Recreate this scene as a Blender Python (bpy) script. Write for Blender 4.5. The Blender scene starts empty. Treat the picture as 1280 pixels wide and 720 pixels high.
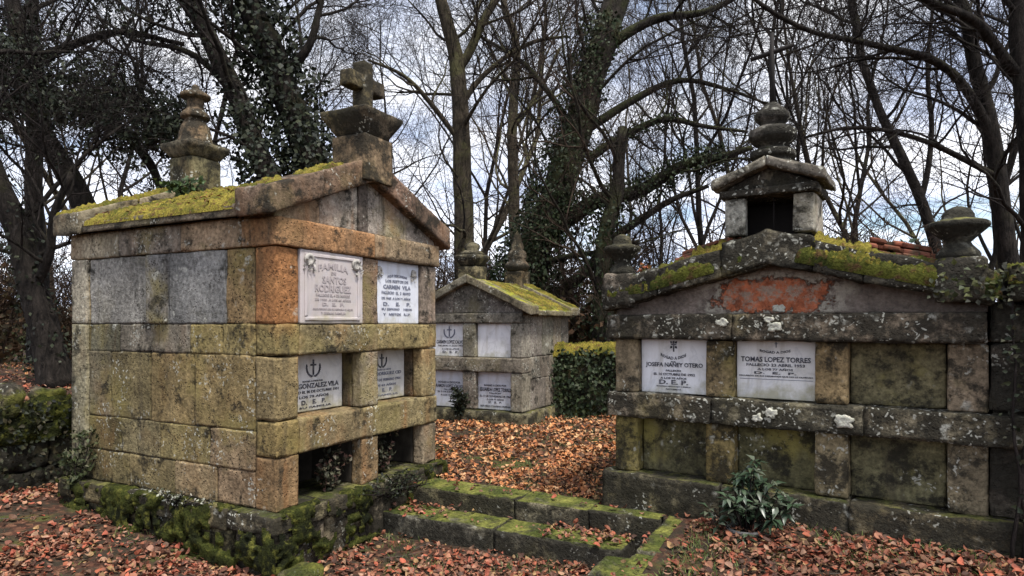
import bpy, math, random
import numpy as np
from mathutils import Vector, Matrix, noise

rng = random.Random(11)
SC = bpy.context.scene
COL = SC.collection
V3 = Vector

# ------------------------------------------------------------------ helpers
class MB:
    """collects geometry that becomes ONE mesh object"""
    def __init__(self):
        self.v = []; self.f = []; self.t = []; self.mi = []; self.m = 0
    def vert(self, p, t):
        self.v.append((p[0], p[1], p[2])); self.t.append(t); return len(self.v) - 1
    def face(self, *ids):
        self.f.append(ids); self.mi.append(self.m)
    def build(self, name, mats, parent=None, smooth=True):
        me = bpy.data.meshes.new(name)
        me.from_pydata(self.v, [], self.f)
        if not isinstance(mats, (list, tuple)): mats = [mats]
        for m in mats: me.materials.append(m)
        if len(mats) > 1:
            me.polygons.foreach_set('material_index', self.mi)
        a = me.attributes.new('tint', 'FLOAT_COLOR', 'POINT')
        arr = np.ones((len(self.v), 4), dtype=np.float32)
        if self.v: arr[:, :3] = np.array(self.t, dtype=np.float32)
        a.data.foreach_set('color', arr.ravel())
        if smooth:
            me.polygons.foreach_set('use_smooth', [True] * len(me.polygons))
        me.update()
        o = bpy.data.objects.new(name, me); COL.objects.link(o)
        if parent: o.parent = parent
        return o

def thing(name, label, cat, loc=(0, 0, 0), rz=0.0, group=None):
    o = bpy.data.objects.new(name, None); COL.objects.link(o)
    o.empty_display_size = .2
    o.location = loc; o.rotation_euler = (0, 0, rz)
    o['label'] = label; o['category'] = cat
    if group: o['group'] = group
    return o
def tag(o, label=None, cat=None, group=None, kind=None):
    if label: o['label'] = label
    if cat: o['category'] = cat
    if group: o['group'] = group
    if kind: o['kind'] = kind
    return o

def axis(a, b, r, cell):
    L = b - a; r = min(r, L * .3)
    n = max(1, round((L - 2 * r) / cell))
    q = min(r * 2.2, (L - 2 * r) * .3)
    mid = [a + r + q + (L - 2 * r - 2 * q) * i / n for i in range(n + 1)]
    return [a, a + r] + mid + [b - r, b]

def var(c, s=.12, r=rng):
    k = 1 + r.uniform(-s, s)
    return (c[0] * k * (1 + r.uniform(-.05, .05)), c[1] * k, c[2] * k * (1 + r.uniform(-.06, .06)))

def block(mb, x0, x1, y0, y1, z0, z1, tint, r=.007, cell=.06, amp=.004, chip=.010, warp=None):
    """a worn stone block: rounded, slightly uneven faces, chipped arrises"""
    X, Y, Z = axis(x0, x1, r, cell), axis(y0, y1, r, cell), axis(z0, z1, r, cell)
    lo = V3((X[1], Y[1], Z[1])); hi = V3((X[-2], Y[-2], Z[-2]))
    nx, ny, nz = len(X) - 1, len(Y) - 1, len(Z) - 1
    sd = V3((rng.uniform(0, 90), rng.uniform(0, 90), rng.uniform(0, 90)))
    ids = {}
    def get(i, j, k):
        key = (i, j, k)
        if key in ids: return ids[key]
        p = V3((X[i], Y[j], Z[k]))
        c = V3((min(max(p.x, lo.x), hi.x), min(max(p.y, lo.y), hi.y), min(max(p.z, lo.z), hi.z)))
        n = p - c
        e = (n.x != 0) + (n.y != 0) + (n.z != 0)
        rr = max(abs(n.x), abs(n.y), abs(n.z)); n.normalize()
        q = c + n * rr
        h = noise.noise(p * 5 + sd) * amp + noise.noise(p * 17 + sd) * amp * .5 + noise.noise(p * 43 + sd) * amp * .3
        if e > 1: h -= max(0, noise.noise(p * 9 + sd)) * chip * 1.5 + max(0, noise.noise(p * 31 + sd)) * chip * .5
        q = q + n * h
        if warp: q = V3(warp(q))
        ids[key] = mb.vert(q, tint)
        return ids[key]
    for i in range(nx):
        for j in range(ny):
            mb.face(get(i, j, 0), get(i, j + 1, 0), get(i + 1, j + 1, 0), get(i + 1, j, 0))
            mb.face(get(i, j, nz), get(i + 1, j, nz), get(i + 1, j + 1, nz), get(i, j + 1, nz))
        for k in range(nz):
            mb.face(get(i, 0, k), get(i + 1, 0, k), get(i + 1, 0, k + 1), get(i, 0, k + 1))
            mb.face(get(i, ny, k), get(i, ny, k + 1), get(i + 1, ny, k + 1), get(i + 1, ny, k))
    for j in range(ny):
        for k in range(nz):
            mb.face(get(0, j, k), get(0, j, k + 1), get(0, j + 1, k + 1), get(0, j + 1, k))
            mb.face(get(nx, j, k), get(nx, j + 1, k), get(nx, j + 1, k + 1), get(nx, j, k + 1))

def lathe(mb, cx, cy, prof, tint, segs=24, amp=.005, square=0.0, rot=0.0):
    """turned stone; square>0 blends the section towards a square"""
    sd = V3((rng.uniform(0, 50), rng.uniform(0, 50), 3))
    P = []
    for a, b in zip(prof[:-1], prof[1:]):
        n = max(1, int(math.hypot(b[0] - a[0], b[1] - a[1]) / .025))
        for i in range(n): P.append((a[0] + (b[0] - a[0]) * i / n, a[1] + (b[1] - a[1]) * i / n))
    P.append(prof[-1])
    rings = []
    for r, z in P:
        ring = []
        for s in range(segs):
            th = 2 * math.pi * s / segs
            c, si = math.cos(th), math.sin(th)
            k = 1.0
            if square: k = (1 - square) + square / max(abs(c), abs(si))
            p = V3((cx + r * k * math.cos(th + rot), cy + r * k * math.sin(th + rot), z))
            d = noise.noise(p * 11 + sd) * amp + noise.noise(p * 30 + sd) * amp * .5
            p.x += math.cos(th + rot) * d * (r > .003); p.y += math.sin(th + rot) * d * (r > .003); p.z += d * .4
            ring.append(mb.vert(p, tint))
        rings.append(ring)
    for a, b in zip(rings[:-1], rings[1:]):
        for s in range(segs):
            t = (s + 1) % segs
            mb.face(a[s], a[t], b[t], b[s])
    mb.face(*rings[0][::-1]); mb.face(*rings[-1])

def tube(mb, pts, rads, sides, tint, cap=True):
    rings = []
    n = len(pts)
    ref = None
    for i in range(n):
        d = (pts[min(i + 1, n - 1)] - pts[max(i - 1, 0)])
        if d.length < 1e-9: d = V3((0, 0, 1))
        d.normalize()
        if ref is None: ref = V3((1, 0, 0)) if abs(d.x) < .8 else V3((0, 1, 0))
        a = d.cross(ref); a.normalize(); b = d.cross(a); ref = -b if False else ref
        ring = []
        r = rads[i]
        for s in range(sides):
            th = 2 * math.pi * s / sides
            ring.append(mb.vert(pts[i] + a * (r * math.cos(th)) + b * (r * math.sin(th)), tint))
        rings.append(ring)
    for A, B in zip(rings[:-1], rings[1:]):
        for s in range(sides):
            t = (s + 1) % sides
            mb.face(A[s], B[s], B[t], A[t])
    if cap: mb.face(*rings[0]); mb.face(*rings[-1][::-1])

def rvec(r=rng):
    while True:
        v = V3((r.uniform(-1, 1), r.uniform(-1, 1), r.uniform(-1, 1)))
        if .05 < v.length < 1: return v.normalized()

def leaf(mb, p, d, up, L, W, tint, fold=.25, curl=.15):
    """a small pointed leaf folded along its rib"""
    d = d.normalized(); s = d.cross(up)
    if s.length < 1e-3: s = d.cross(V3((1, 0, .3)))
    s.normalize(); u = s.cross(d)
    a = mb.vert(p, tint)
    b = mb.vert(p + d * (L * .45) + s * (W * .5) + u * (W * fold), tint)
    c = mb.vert(p + d * (L * .5), tint)
    e = mb.vert(p + d * (L * .45) - s * (W * .5) + u * (W * fold), tint)
    t = mb.vert(p + d * L - u * (L * curl), tint)
    mb.face(a, b, c); mb.face(c, b, t); mb.face(a, c, e); mb.face(c, t, e)

def leaf4(mb, p, d, up, L, W, tint):
    d = d.normalized(); s = d.cross(up)
    if s.length < 1e-3: s = d.cross(V3((1, 0, .3)))
    s.normalize()
    a = mb.vert(p, tint); b = mb.vert(p + d * (L * .42) + s * (W * .5), tint)
    t = mb.vert(p + d * L, tint); e = mb.vert(p + d * (L * .42) - s * (W * .5), tint)
    mb.face(a, b, t, e)

def sm(a, b, x):
    t = min(max((x - a) / (b - a), 0), 1); return t * t * (3 - 2 * t)

# ------------------------------------------------------------------ materials
class NT:
    def __init__(self, name):
        self.mat = bpy.data.materials.new(name); self.mat.use_nodes = True
        self.t = self.mat.node_tree; self.t.nodes.clear()
        self.out = self.n('ShaderNodeOutputMaterial'); self.bs = self.n('ShaderNodeBsdfPrincipled')
        self.l(self.bs.outputs[0], self.out.inputs[0])
        self.co = self.n('ShaderNodeTexCoord').outputs['Object']
    def n(self, k): return self.t.nodes.new(k)
    def l(self, a, b): self.t.links.new(a, b)
    def put(self, sock, v):
        if isinstance(v, bpy.types.NodeSocket): self.l(v, sock)
        elif isinstance(v, (tuple, list)) and len(v) == 3 and sock.type == 'RGBA': sock.default_value = (*v, 1)
        else: sock.default_value = v
    def math(self, op, a, b=0.0, c=None, clamp=False):
        m = self.n('ShaderNodeMath'); m.operation = op; m.use_clamp = clamp
        self.put(m.inputs[0], a); self.put(m.inputs[1], b)
        if c is not None: self.put(m.inputs[2], c)
        return m.outputs[0]
    def mix(self, f, a, b, mode='MIX'):
        m = self.n('ShaderNodeMix'); m.data_type = 'RGBA'; m.blend_type = mode
        self.put(m.inputs[0], f); self.put(m.inputs[6], a); self.put(m.inputs[7], b)
        return m.outputs[2]
    def mapv(self, scale, off=(0, 0, 0)):
        m = self.n('ShaderNodeMapping'); self.l(self.co, m.inputs[0])
        m.inputs['Scale'].default_value = scale; m.inputs['Location'].default_value = off
        return m.outputs[0]
    def noise(self, scale, detail=4, rough=.55, vec=None, dist=0.0):
        m = self.n('ShaderNodeTexNoise'); self.l(vec or self.co, m.inputs['Vector'])
        m.inputs['Scale'].default_value = scale; m.inputs['Detail'].default_value = detail
        m.inputs['Roughness'].default_value = rough; m.inputs['Distortion'].default_value = dist
        return m.outputs['Fac']
    def vor(self, scale, vec=None, feature='F1'):
        m = self.n('ShaderNodeTexVoronoi'); self.l(vec or self.co, m.inputs['Vector']); m.feature = feature
        m.inputs['Scale'].default_value = scale
        return m.outputs['Distance']
    def step(self, a, b, x):
        m = self.n('ShaderNodeMapRange'); m.interpolation_type = 'SMOOTHSTEP'
        self.put(m.inputs[0], x); self.put(m.inputs[1], a); self.put(m.inputs[2], b)
        return m.outputs[0]
    def rng(self, x, c, d, a=.25, b=.75):
        m = self.n('ShaderNodeMapRange'); self.put(m.inputs[0], x)
        m.inputs[1].default_value = a; m.inputs[2].default_value = b
        m.inputs[3].default_value = c; m.inputs[4].default_value = d
        return m.outputs[0]
    def attr(self, name='tint'):
        a = self.n('ShaderNodeAttribute'); a.attribute_name = name; return a.outputs['Color']
    def bump(self, h, strength, dist=.02, prev=None):
        b = self.n('ShaderNodeBump'); self.put(b.inputs['Height'], h)
        b.inputs['Strength'].default_value = strength; b.inputs['Distance'].default_value = dist
        if prev: self.l(prev, b.inputs['Normal'])
        return b.outputs[0]
    def done(self, col, rough=.9, normal=None, spec=.25):
        self.put(self.bs.inputs['Base Color'], col); self.put(self.bs.inputs['Roughness'], rough)
        self.bs.inputs['Specular IOR Level'].default_value = spec
        if normal: self.l(normal, self.bs.inputs['Normal'])
        return self.mat
    def nz(self):
        g = self.n('ShaderNodeNewGeometry'); s = self.n('ShaderNodeSeparateXYZ'); self.l(g.outputs['Normal'], s.inputs[0])
        return s.outputs[2]
    def z(self):
        s = self.n('ShaderNodeSeparateXYZ'); self.l(self.co, s.inputs[0]); return s.outputs[2]

MOSS_A, MOSS_B = (.055, .075, .012), (.30, .27, .03)

def stone(name, dark=.35, pale=.3, algae=.3, moss=.5, low=None, rough_bump=.7, algae_col=(.16, .13, .035), orange=0.0, pores=.4, zone=None, moss_cols=(MOSS_A, MOSS_B), stain=.5, base=None, rust=0.0):
    k = NT(name)
    col = k.mix(1, k.attr(), (.74, .73, .71), 'MULTIPLY')
    n1 = k.noise(2.3, 6, .6); n2 = k.noise(38, 5, .65); n3 = k.noise(9, 6, .65)
    col = k.mix(1, col, k.rng(n1, .5, 1.45, .3, .7), 'MULTIPLY')
    col = k.mix(1, col, k.rng(n2, .5, 1.5, .3, .7), 'MULTIPLY')
    col = k.mix(1, col, k.rng(k.noise(17, 6, .7), .62, 1.36, .3, .7), 'MULTIPLY')
    col = k.mix(k.math('MULTIPLY', k.step(.5, .68, k.noise(1.7, 5, .6, k.mapv((1, 1, 1), (7, 3, 1)))), .7 * algae, clamp=True), col, k.mix(n3, algae_col, (.27, .23, .09)))
    if orange:
        col = k.mix(k.math('MULTIPLY', k.step(.5, .7, k.noise(3.1, 5, .6, k.mapv((1, 1, .8), (1, 9, 4)))), orange), col, (.34, .15, .05))
    # run-off stains, drawn out along the vertical
    st = k.step(.52, .72, k.noise(1.0, 6, .6, k.mapv((7, 7, .9), (2, 5, 0))))
    col = k.mix(k.math('MULTIPLY', st, stain), col, (.055, .045, .032))
    if rust:
        ru = k.math('MULTIPLY', k.step(.56, .72, k.noise(1.0, 6, .6, k.mapv((5, 5, .8), (12, 5, 3)))), rust)
        col = k.mix(ru, col, k.mix(n3, (.20, .085, .03), (.36, .16, .055)))
    pit = k.math('SUBTRACT', 1.0, k.step(.12, .34, k.vor(46)))
    pit = k.math('MULTIPLY', pit, k.step(.42, .6, k.noise(7, 4, .6, k.mapv((1, 1, 1), (2, 2, 9)))))
    col = k.mix(k.math('MULTIPLY', pit, pores), col, (.04, .033, .024))
    # black crust lichen
    dk = k.noise(5.5, 9, .72, k.mapv((1, 1, 1), (3, 1, 8)))
    if base is not None:
        zb = k.math('MULTIPLY', k.step(base + .35, base - .25, k.math('ADD', k.z(), k.math('MULTIPLY', k.noise(2.1, 5, .6, k.mapv((1, 1, 1), (6, 6, 1))), .6))), .17)
        dk = k.math('ADD', dk, zb)
    dm = k.step(.62 - .26 * dark, .72 - .22 * dark, dk)
    col = k.mix(k.math('MULTIPLY', dm, .88), col, k.mix(n2, (.007, .007, .006), (.034, .031, .023)))
    # pale lichen rosettes
    wob = k.n('ShaderNodeTexNoise'); k.l(k.co, wob.inputs['Vector']); wob.inputs['Scale'].default_value = 14; wob.inputs['Detail'].default_value = 3
    vm = k.n('ShaderNodeVectorMath'); vm.operation = 'MULTIPLY_ADD'
    k.l(wob.outputs['Color'], vm.inputs[0]); vm.inputs[1].default_value = (.14, .14, .14); k.l(k.co, vm.inputs[2])
    pl = k.math('MULTIPLY', k.math('SUBTRACT', 1.0, k.step(.14, .32, k.vor(8.5, vm.outputs[0]))), k.step(.35, .6, k.noise(24, 4, .7)))
    pl2 = k.math('SUBTRACT', 1.0, k.step(.2, .34, k.vor(27, vm.outputs[0])))
    gate = k.step(.60 - .2 * pale, .70 - .2 * pale, k.noise(2.6, 4, .6, k.mapv((1, 1, 1), (11, 2, 5))))
    gate2 = k.step(.58 - .2 * pale, .68 - .2 * pale, k.noise(3.7, 4, .6, k.mapv((1, 1, 1), (1, 12, 5))))
    pm = k.math('MAXIMUM', k.math('MULTIPLY', pl, gate), k.math('MULTIPLY', pl2, gate2))
    col = k.mix(k.math('MULTIPLY', pm, .8), col, k.mix(n2, (.30, .30, .24), (.58, .57, .50)))
    # moss on what faces up (and on damp low courses)
    up = k.math('MAXIMUM', k.nz(), 0.0)
    mn = k.noise(6.5, 7, .65, k.mapv((1, 1, 1), (5, 5, 2)))
    mm = k.step(.95, 1.2, k.math('ADD', k.math('MULTIPLY', up, .62), k.math('ADD', k.math('MULTIPLY', mn, 1.0), moss - .62)))
    if low:
        zl = k.math('SUBTRACT', low, k.z())
        ml = k.step(-.12, .1, k.math('ADD', zl, k.math('MULTIPLY', k.math('SUBTRACT', mn, .55), 1.1)))
        mm = k.math('MAXIMUM', mm, k.math('MULTIPLY', ml, .85))
    mc = k.mix(k.step(.38, .66, k.noise(4.1, 5, .6)), moss_cols[0], moss_cols[1])
    mc = k.mix(1, mc, k.rng(n2, .45, 1.5, .3, .7), 'MULTIPLY')
    col = k.mix(mm, col, mc)
    h = k.math('ADD', k.math('MULTIPLY', n2, .8), k.math('MULTIPLY', n3, 1.0))
    h = k.math('ADD', h, k.math('MULTIPLY', k.noise(90, 3, .7), .3))
    h = k.math('ADD', h, k.math('MULTIPLY', mm, k.math('MULTIPLY', k.noise(60, 3, .7), 1.5)))
    h = k.math('ADD', h, k.math('MULTIPLY', dm, k.math('MULTIPLY', n2, .7)))
    h = k.math('SUBTRACT', h, k.math('MULTIPLY', pit, pores * 1.6))
    nb = k.bump(h, rough_bump, .012)
    return k.done(col, .93, nb, .15)

def plain_leaf_mat(name, rough=.5, spec=.4, varn=.3, trans=0.0):
    k = NT(name)
    col = k.mix(1, k.attr(), k.rng(k.noise(23, 3), 1 - varn, 1 + varn, .3, .7), 'MULTIPLY')
    m = k.done(col, rough, None, spec)
    return m

def bark_mat(name, base, mossy=.3, moss_col=(.10, .11, .03)):
    k = NT(name)
    n1 = k.noise(22, 8, .7, k.mapv((1, 1, .22)), .6); n3 = k.noise(6, 6, .65)
    n2 = k.noise(1.3, 5, .65)
    col = k.mix(k.step(.3, .7, n1), tuple(c * .3 for c in base), tuple(c * 1.6 for c in base))
    col = k.mix(1, col, k.rng(n3, .5, 1.5, .3, .7), 'MULTIPLY')
    col = k.mix(k.math('MULTIPLY', k.step(.6, .68, k.noise(9, 6, .7, k.mapv((1, 1, .7), (3, 8, 1)))), .5), col, tuple(c * 2.6 + .02 for c in base))
    mm = k.math('MULTIPLY', k.step(.62 - .3 * mossy, .78 - .3 * mossy, k.math('ADD', n2, k.math('MULTIPLY', k.nz(), .12))), min(1, mossy * 1.6))
    col = k.mix(mm, col, k.mix(k.noise(30, 4), tuple(c * .3 for c in moss_col), tuple(c * 1.5 for c in moss_col)))
    return k.done(col, .92, k.bump(k.math('ADD', n1, k.math('MULTIPLY', n3, .6)), 1.0, .05), .15)

M = {}
M['wall'] = stone('sandstone wall', dark=.36, pale=.36, algae=.95, algae_col=(.15, .115, .03), moss=.12, orange=.12, stain=.6, rough_bump=1.0, pores=.8, base=.55, rust=.15)
M['front'] = stone('sandstone front', dark=.3, pale=.12, algae=.8, algae_col=(.17, .13, .035), moss=.34, orange=.25, stain=.7, rough_bump=.9, pores=.55, base=.42, rust=.45)
M['panel'] = stone('grey granite panel', dark=.22, pale=.2, algae=.22, moss=.1, stain=.5, rough_bump=.9, pores=.5)
M['warm'] = stone('warm sandstone', dark=.26, pale=.05, algae=.25, moss=.2, orange=.2, stain=.65, rough_bump=.9, pores=.5, rust=.35)
M['plinth'] = stone('mossy plinth stone', dark=.72, pale=.25, algae=.8, moss=.52, low=.16, moss_cols=((.035, .045, .01), (.14, .14, .025)), rough_bump=1)
M['coping'] = stone('coping stone', dark=.52, pale=.3, algae=.3, moss=.42, orange=.15)
M['finial'] = stone('finial stone', dark=.78, pale=.2, algae=.5, moss=.42, orange=.1, moss_cols=((.04, .05, .012), (.18, .17, .03)))
M['darkstone'] = stone('weathered dark stone', dark=.98, pale=.6, algae=.55, moss=.50, rough_bump=1)
M['ledge'] = stone('lichen crusted ledge stone', dark=.92, pale=.8, algae=.55, moss=.36, rough_bump=1, moss_cols=((.06, .07, .015), (.26, .25, .07)))
M['pier'] = stone('pier stone', dark=.6, pale=.5, algae=.95, moss=.3, algae_col=(.2, .16, .03))
M['slab'] = stone('damp niche slab', dark=.56, pale=.15, algae=1.2, moss=.1, algae_col=(.20, .17, .03), stain=.7)
M['lantern'] = stone('lantern stone', dark=.45, pale=.7, algae=.3, moss=.40)
M['grey'] = stone('grey tomb stone', dark=.38, pale=.42, algae=.35, moss=.22, low=None, stain=.45)
M['greyroof'] = stone('mossy grey roof', dark=.3, pale=.3, algae=.7, moss=.66, moss_cols=((.08, .10, .015), (.36, .34, .03)))
M['step'] = stone('mossy step stone', dark=.98, pale=.2, algae=.5, moss=.66, rough_bump=1, moss_cols=((.06, .075, .016), (.21, .21, .05)))
M['darkplinth'] = stone('black crusted plinth stone', dark=.95, pale=.3, algae=.5, moss=.56, rough_bump=1, moss_cols=((.05, .06, .014), (.20, .19, .06)))
M['drywall'] = stone('dark bank stone', dark=1.0, pale=.0, algae=.3, moss=.46, moss_cols=((.02, .025, .008), (.07, .075, .02)))

def marble(name, col, dirt, low):
    k = NT(name)
    n = k.noise(3, 6, .6); f = k.noise(25, 4)
    c = k.mix(1, col, k.rng(n, .86, 1.1, .3, .7), 'MULTIPLY')
    ve = k.math('SUBTRACT', 1.0, k.step(.0, .035, k.math('ABSOLUTE', k.math('SUBTRACT', k.noise(3.2, 7, .62, k.mapv((1, 1, .6), (2, 1, 6)), .8), .5))))
    c = k.mix(k.math('MULTIPLY', ve, .28), c, (.36, .37, .40))
    st = k.step(.48, .72, k.noise(1, 6, .65, k.mapv((11, 11, 1.3))))
    c = k.mix(k.math('MULTIPLY', st, .45 * dirt), c, (.30, .26, .19))
    gm = k.step(.46, .7, k.noise(4.5, 7, .68, k.mapv((1, 1, 1), (8, 3, 1))))
    c = k.mix(k.math('MULTIPLY', gm, .30 * dirt + .1), c, (.40, .38, .31))
    sp = k.step(.66, .74, k.noise(26, 4, .7)); c = k.mix(k.math('MULTIPLY', sp, .5), c, (.22, .20, .16))
    lowm = k.step(-.05, .09, k.math('ADD', k.math('SUBTRACT', low, k.z()), k.math('MULTIPLY', k.math('SUBTRACT', k.noise(7, 6, .65), .5), .45)))
    c = k.mix(k.math('MULTIPLY', lowm, .75 * min(1, dirt)), c, k.mix(f, (.20, .19, .09), (.42, .38, .22)))
    return k.done(c, .45, k.bump(f, .15, .004), .4)
M['marble'] = marble('white marble', (.74, .74, .76), .8, .035)
M['marble_dirty'] = marble('stained white marble', (.70, .69, .68), 1.0, .06)
M['marble_pink'] = marble('aged carved marble', (.46, .41, .40), .8, .03)
M['marble_blue'] = marble('grey blue marble', (.60, .62, .68), .6, .02)

k = NT('letter paint'); M['ink'] = k.done(k.mix(k.step(.45, .7, k.noise(30, 5, .7)), (.04, .04, .05), (.22, .22, .25)), .6)
k = NT('worn letter paint'); M['ink_worn'] = k.done((.16, .17, .22), .6)
k = NT('carved letters'); M['carved'] = k.done((.34, .30, .30), .7)
k = NT('weathered relief'); M['relief'] = k.done(k.mix(k.noise(20, 4), (.16, .15, .13), (.5, .47, .43)), .7)
k = NT('rusty iron and lantern shade'); M['iron'] = k.done(k.mix(k.noise(30, 4), (.006, .006, .006), (.02, .015, .013)), .8)
k = NT('stone with niche shade and dirt'); M['inside'] = k.done(k.mix(1, (.035, .030, .024), k.rng(k.noise(8, 5), .4, 1.7), 'MULTIPLY'), .95, k.bump(k.noise(20, 4), .5, .01), .1)  # recess shade and dirt together put into this near-black colour
k = NT('old roof tile'); M['tile'] = k.done(k.mix(k.step(.44, .6, k.noise(11, 6, .7)), k.mix(1, k.attr(), k.rng(k.noise(30, 4), .6, 1.35), 'MULTIPLY'), (.07, .055, .035)), .9, k.bump(k.noise(40, 4), .6, .008), .15)

# thick cushion moss
def moss_mat(name, a, b, c):
    k = NT(name)
    n = k.noise(5, 6, .6); f = k.noise(70, 4, .7); g = k.noise(19, 5, .65)
    col = k.mix(k.step(.36, .6, n), a, b)
    col = k.mix(k.step(.50, .66, g), col, c)
    col = k.mix(1, col, k.rng(f, .35, 1.5, .3, .7), 'MULTIPLY')
    return k.done(col, .97, k.bump(k.math('ADD', f, g), 1.0, .02), .08)
M['moss'] = moss_mat('yellow roof moss', (.075, .08, .016), (.25, .205, .038), (.13, .075, .032))
M['moss_black'] = moss_mat('black green damp moss', (.012, .014, .007), (.045, .052, .012), (.11, .11, .025))
M['moss_dark'] = moss_mat('dark green moss', (.03, .04, .01), (.10, .105, .02), (.10, .06, .028))

# tympanum: grey brown render with the red brick showing where it fell away
k = NT('crumbling render over red brick')
sx = k.n('ShaderNodeSeparateXYZ'); k.l(k.co, sx.inputs[0])
dx = k.math('DIVIDE', k.math('SUBTRACT', sx.outputs[0], 1.08), .36); dz = k.math('DIVIDE', k.math('SUBTRACT', sx.outputs[2], 1.785), .12)
rr = k.math('ADD', k.math('POWER', k.math('ABSOLUTE', dx), 2.6), k.math('POWER', k.math('ABSOLUTE', dz), 2.6))
edge = k.math('ADD', rr, k.math('MULTIPLY', k.math('SUBTRACT', k.noise(8, 8, .72), .5), 4.2))
redm = k.math('SUBTRACT', 1.0, k.step(.8, 1.05, edge))
rim = k.math('SUBTRACT', 1.0, k.step(1.05, 2.6, edge))
base = k.mix(1, (.185, .15, .125), k.rng(k.noise(4, 6, .6), .6, 1.4, .3, .7), 'MULTIPLY')
base = k.mix(1, base, k.rng(k.noise(45, 4, .6), .7, 1.3, .3, .7), 'MULTIPLY')
base = k.mix(k.math('MULTIPLY', rim, k.step(.40, .56, k.noise(13, 5, .7))), base, (.40, .36, .29))
red = k.mix(1, (.40, .125, .06), k.rng(k.noise(15, 6, .7), .45, 1.6, .3, .7), 'MULTIPLY')
red = k.mix(k.step(.47, .58, k.noise(13, 8, .8, k.mapv((1, 1, 1), (4, 4, 4)))), red, k.mix(k.noise(40, 4), (.20, .13, .09), (.46, .36, .28)))
red = k.mix(k.math('MULTIPLY', k.step(.52, .66, k.noise(9, 6, .7, k.mapv((1, 1, 1), (14, 4, 4)))), .7), red, (.14, .055, .035))
tcol = k.mix(redm, base, red)
tcol = k.mix(k.math('MULTIPLY', k.step(.56, .7, k.noise(1, 5, .6, k.mapv((5, 5, 1.2)))), .55), tcol, (.06, .05, .04))
M['tympanum'] = k.done(tcol, .95, k.bump(k.math('SUBTRACT', k.noise(30, 5, .7), k.math('MULTIPLY', redm, 1.6)), 1.0, .03), .1)

M['ivy'] = plain_leaf_mat('ivy leaves', .6, .22)
M['leafdry'] = plain_leaf_mat('dry fallen leaves', .7, .25, .4)
M['plant'] = plain_leaf_mat('glossy shrub leaves', .35, .5, .2)
M['grass'] = plain_leaf_mat('grass blades', .6, .3, .2)
M['bark'] = bark_mat('dark bark', (.022, .018, .015), .25, (.05, .05, .02))
M['bark_moss'] = bark_mat('mossy bark', (.030, .025, .020), .55, (.045, .048, .02))
M['bark_warm'] = bark_mat('warm lichened bark', (.062, .05, .035), .45, (.12, .115, .05))
M['twig'] = bark_mat('twig bark', (.024, .019, .017), .0)
M['twig_warm'] = bark_mat('brown twig bark', (.055, .038, .028), .1)
k = NT('grey pot'); M['pot'] = k.done(k.mix(k.noise(15, 5), (.05, .05, .05), (.16, .155, .15)), .8)
k = NT('pale lichen crust'); M['lichen'] = k.done(k.mix(1, k.attr(), k.rng(k.noise(60, 4, .7), .55, 1.25, .3, .7), 'MULTIPLY'), .95, k.bump(k.noise(70, 4, .7), .8, .01), .1)

# ------------------------------------------------------------------ frames
PL = V3((-1.498, 4.15, 0)); AL = math.radians(62.8)
PR = V3((.758, 4.80, 0)); AR = math.radians(-33.4)
PM = V3((.135 - 1.62 * .8895, 8.5 + 1.62 * .4571, 0)); AM = math.radians(-27.2)
cl, sl = math.cos(AL), math.sin(AL)
def loc2w(x, y): return PL.x + x * cl - y * sl, PL.y + x * sl + y * cl
def w2loc(X, Y):
    dx, dy = X - PL.x, Y - PL.y
    return dx * cl + dy * sl, -dx * sl + dy * cl
def w2f(X, Y, P, A):
    dx, dy = X - P.x, Y - P.y
    return dx * math.cos(A) + dy * math.sin(A), -dx * math.sin(A) + dy * math.cos(A)
def U(px, py, Y):
    """a point at distance Y ahead of the viewpoint"""
    return V3(((px - 640) / 817 * Y, Y, 1.6 - (py - 405) / 817 * Y))

# ------------------------------------------------------------------ ground
def H(X, Y):
    x, y = w2loc(X, Y)
    v, w = w2f(X, Y, PR, AR)
    n = noise.noise(V3((X * .9, Y * .9, 0))) * .035 + noise.noise(V3((X * 3.1, Y * 3.1, 4))) * .018
    low = -.01 + n * .8 + .105 * min(max(y, 0), 2.4) * (1 - sm(.2, .9, x))
    hi = .255 + n * .7 + .10 * sm(.1, 1.3, v) * sm(1.5, .2, abs(w)) + .02 * sm(5, 9, Y)
    t = max(sm(1.37, 1.44, x), sm(-2.17, -2.25, y))
    z = low + (hi - low) * t
    b = sm(2.86, 2.94, y) * (1 - sm(2.6, 4.2, x))
    z = z + (0.93 + n * 2 - z) * b
    d = math.hypot(X, Y)
    if d > 11: z += (d - 11) * .012 + noise.noise(V3((X * .06, Y * .06, 9))) * .5 * sm(11, 30, d)
    return z

def lines(a, b, step, extra, far):
    c = list(np.arange(a, b, step)) + extra
    s, q = step, b
    while q < far: s *= 1.25; q += s; c.append(q)
    s, q = step, a
    while q > -far: s *= 1.25; q -= s; c.append(q)
    return sorted(set(round(float(i), 4) for i in c))
gx = lines(-3.2, 8, .07, [1.37, 1.44], 140); gy = lines(-4.5, 4.2, .07, [-2.17, -2.25, 2.86, 2.94], 140)
g = MB(); gid = []
for x in gx:
    row = []
    for y in gy:
        X, Y = loc2w(x, y); row.append(g.vert((X, Y, H(X, Y)), (1, 1, 1)))
    gid.append(row)
for i in range(len(gx) - 1):
    for j in range(len(gy) - 1):
        g.face(gid[i][j], gid[i + 1][j], gid[i + 1][j + 1], gid[i][j + 1])
k = NT('leaf strewn earth')
lv = k.n('ShaderNodeTexVoronoi'); k.l(k.co, lv.inputs['Vector']); lv.inputs['Scale'].default_value = 34
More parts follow.
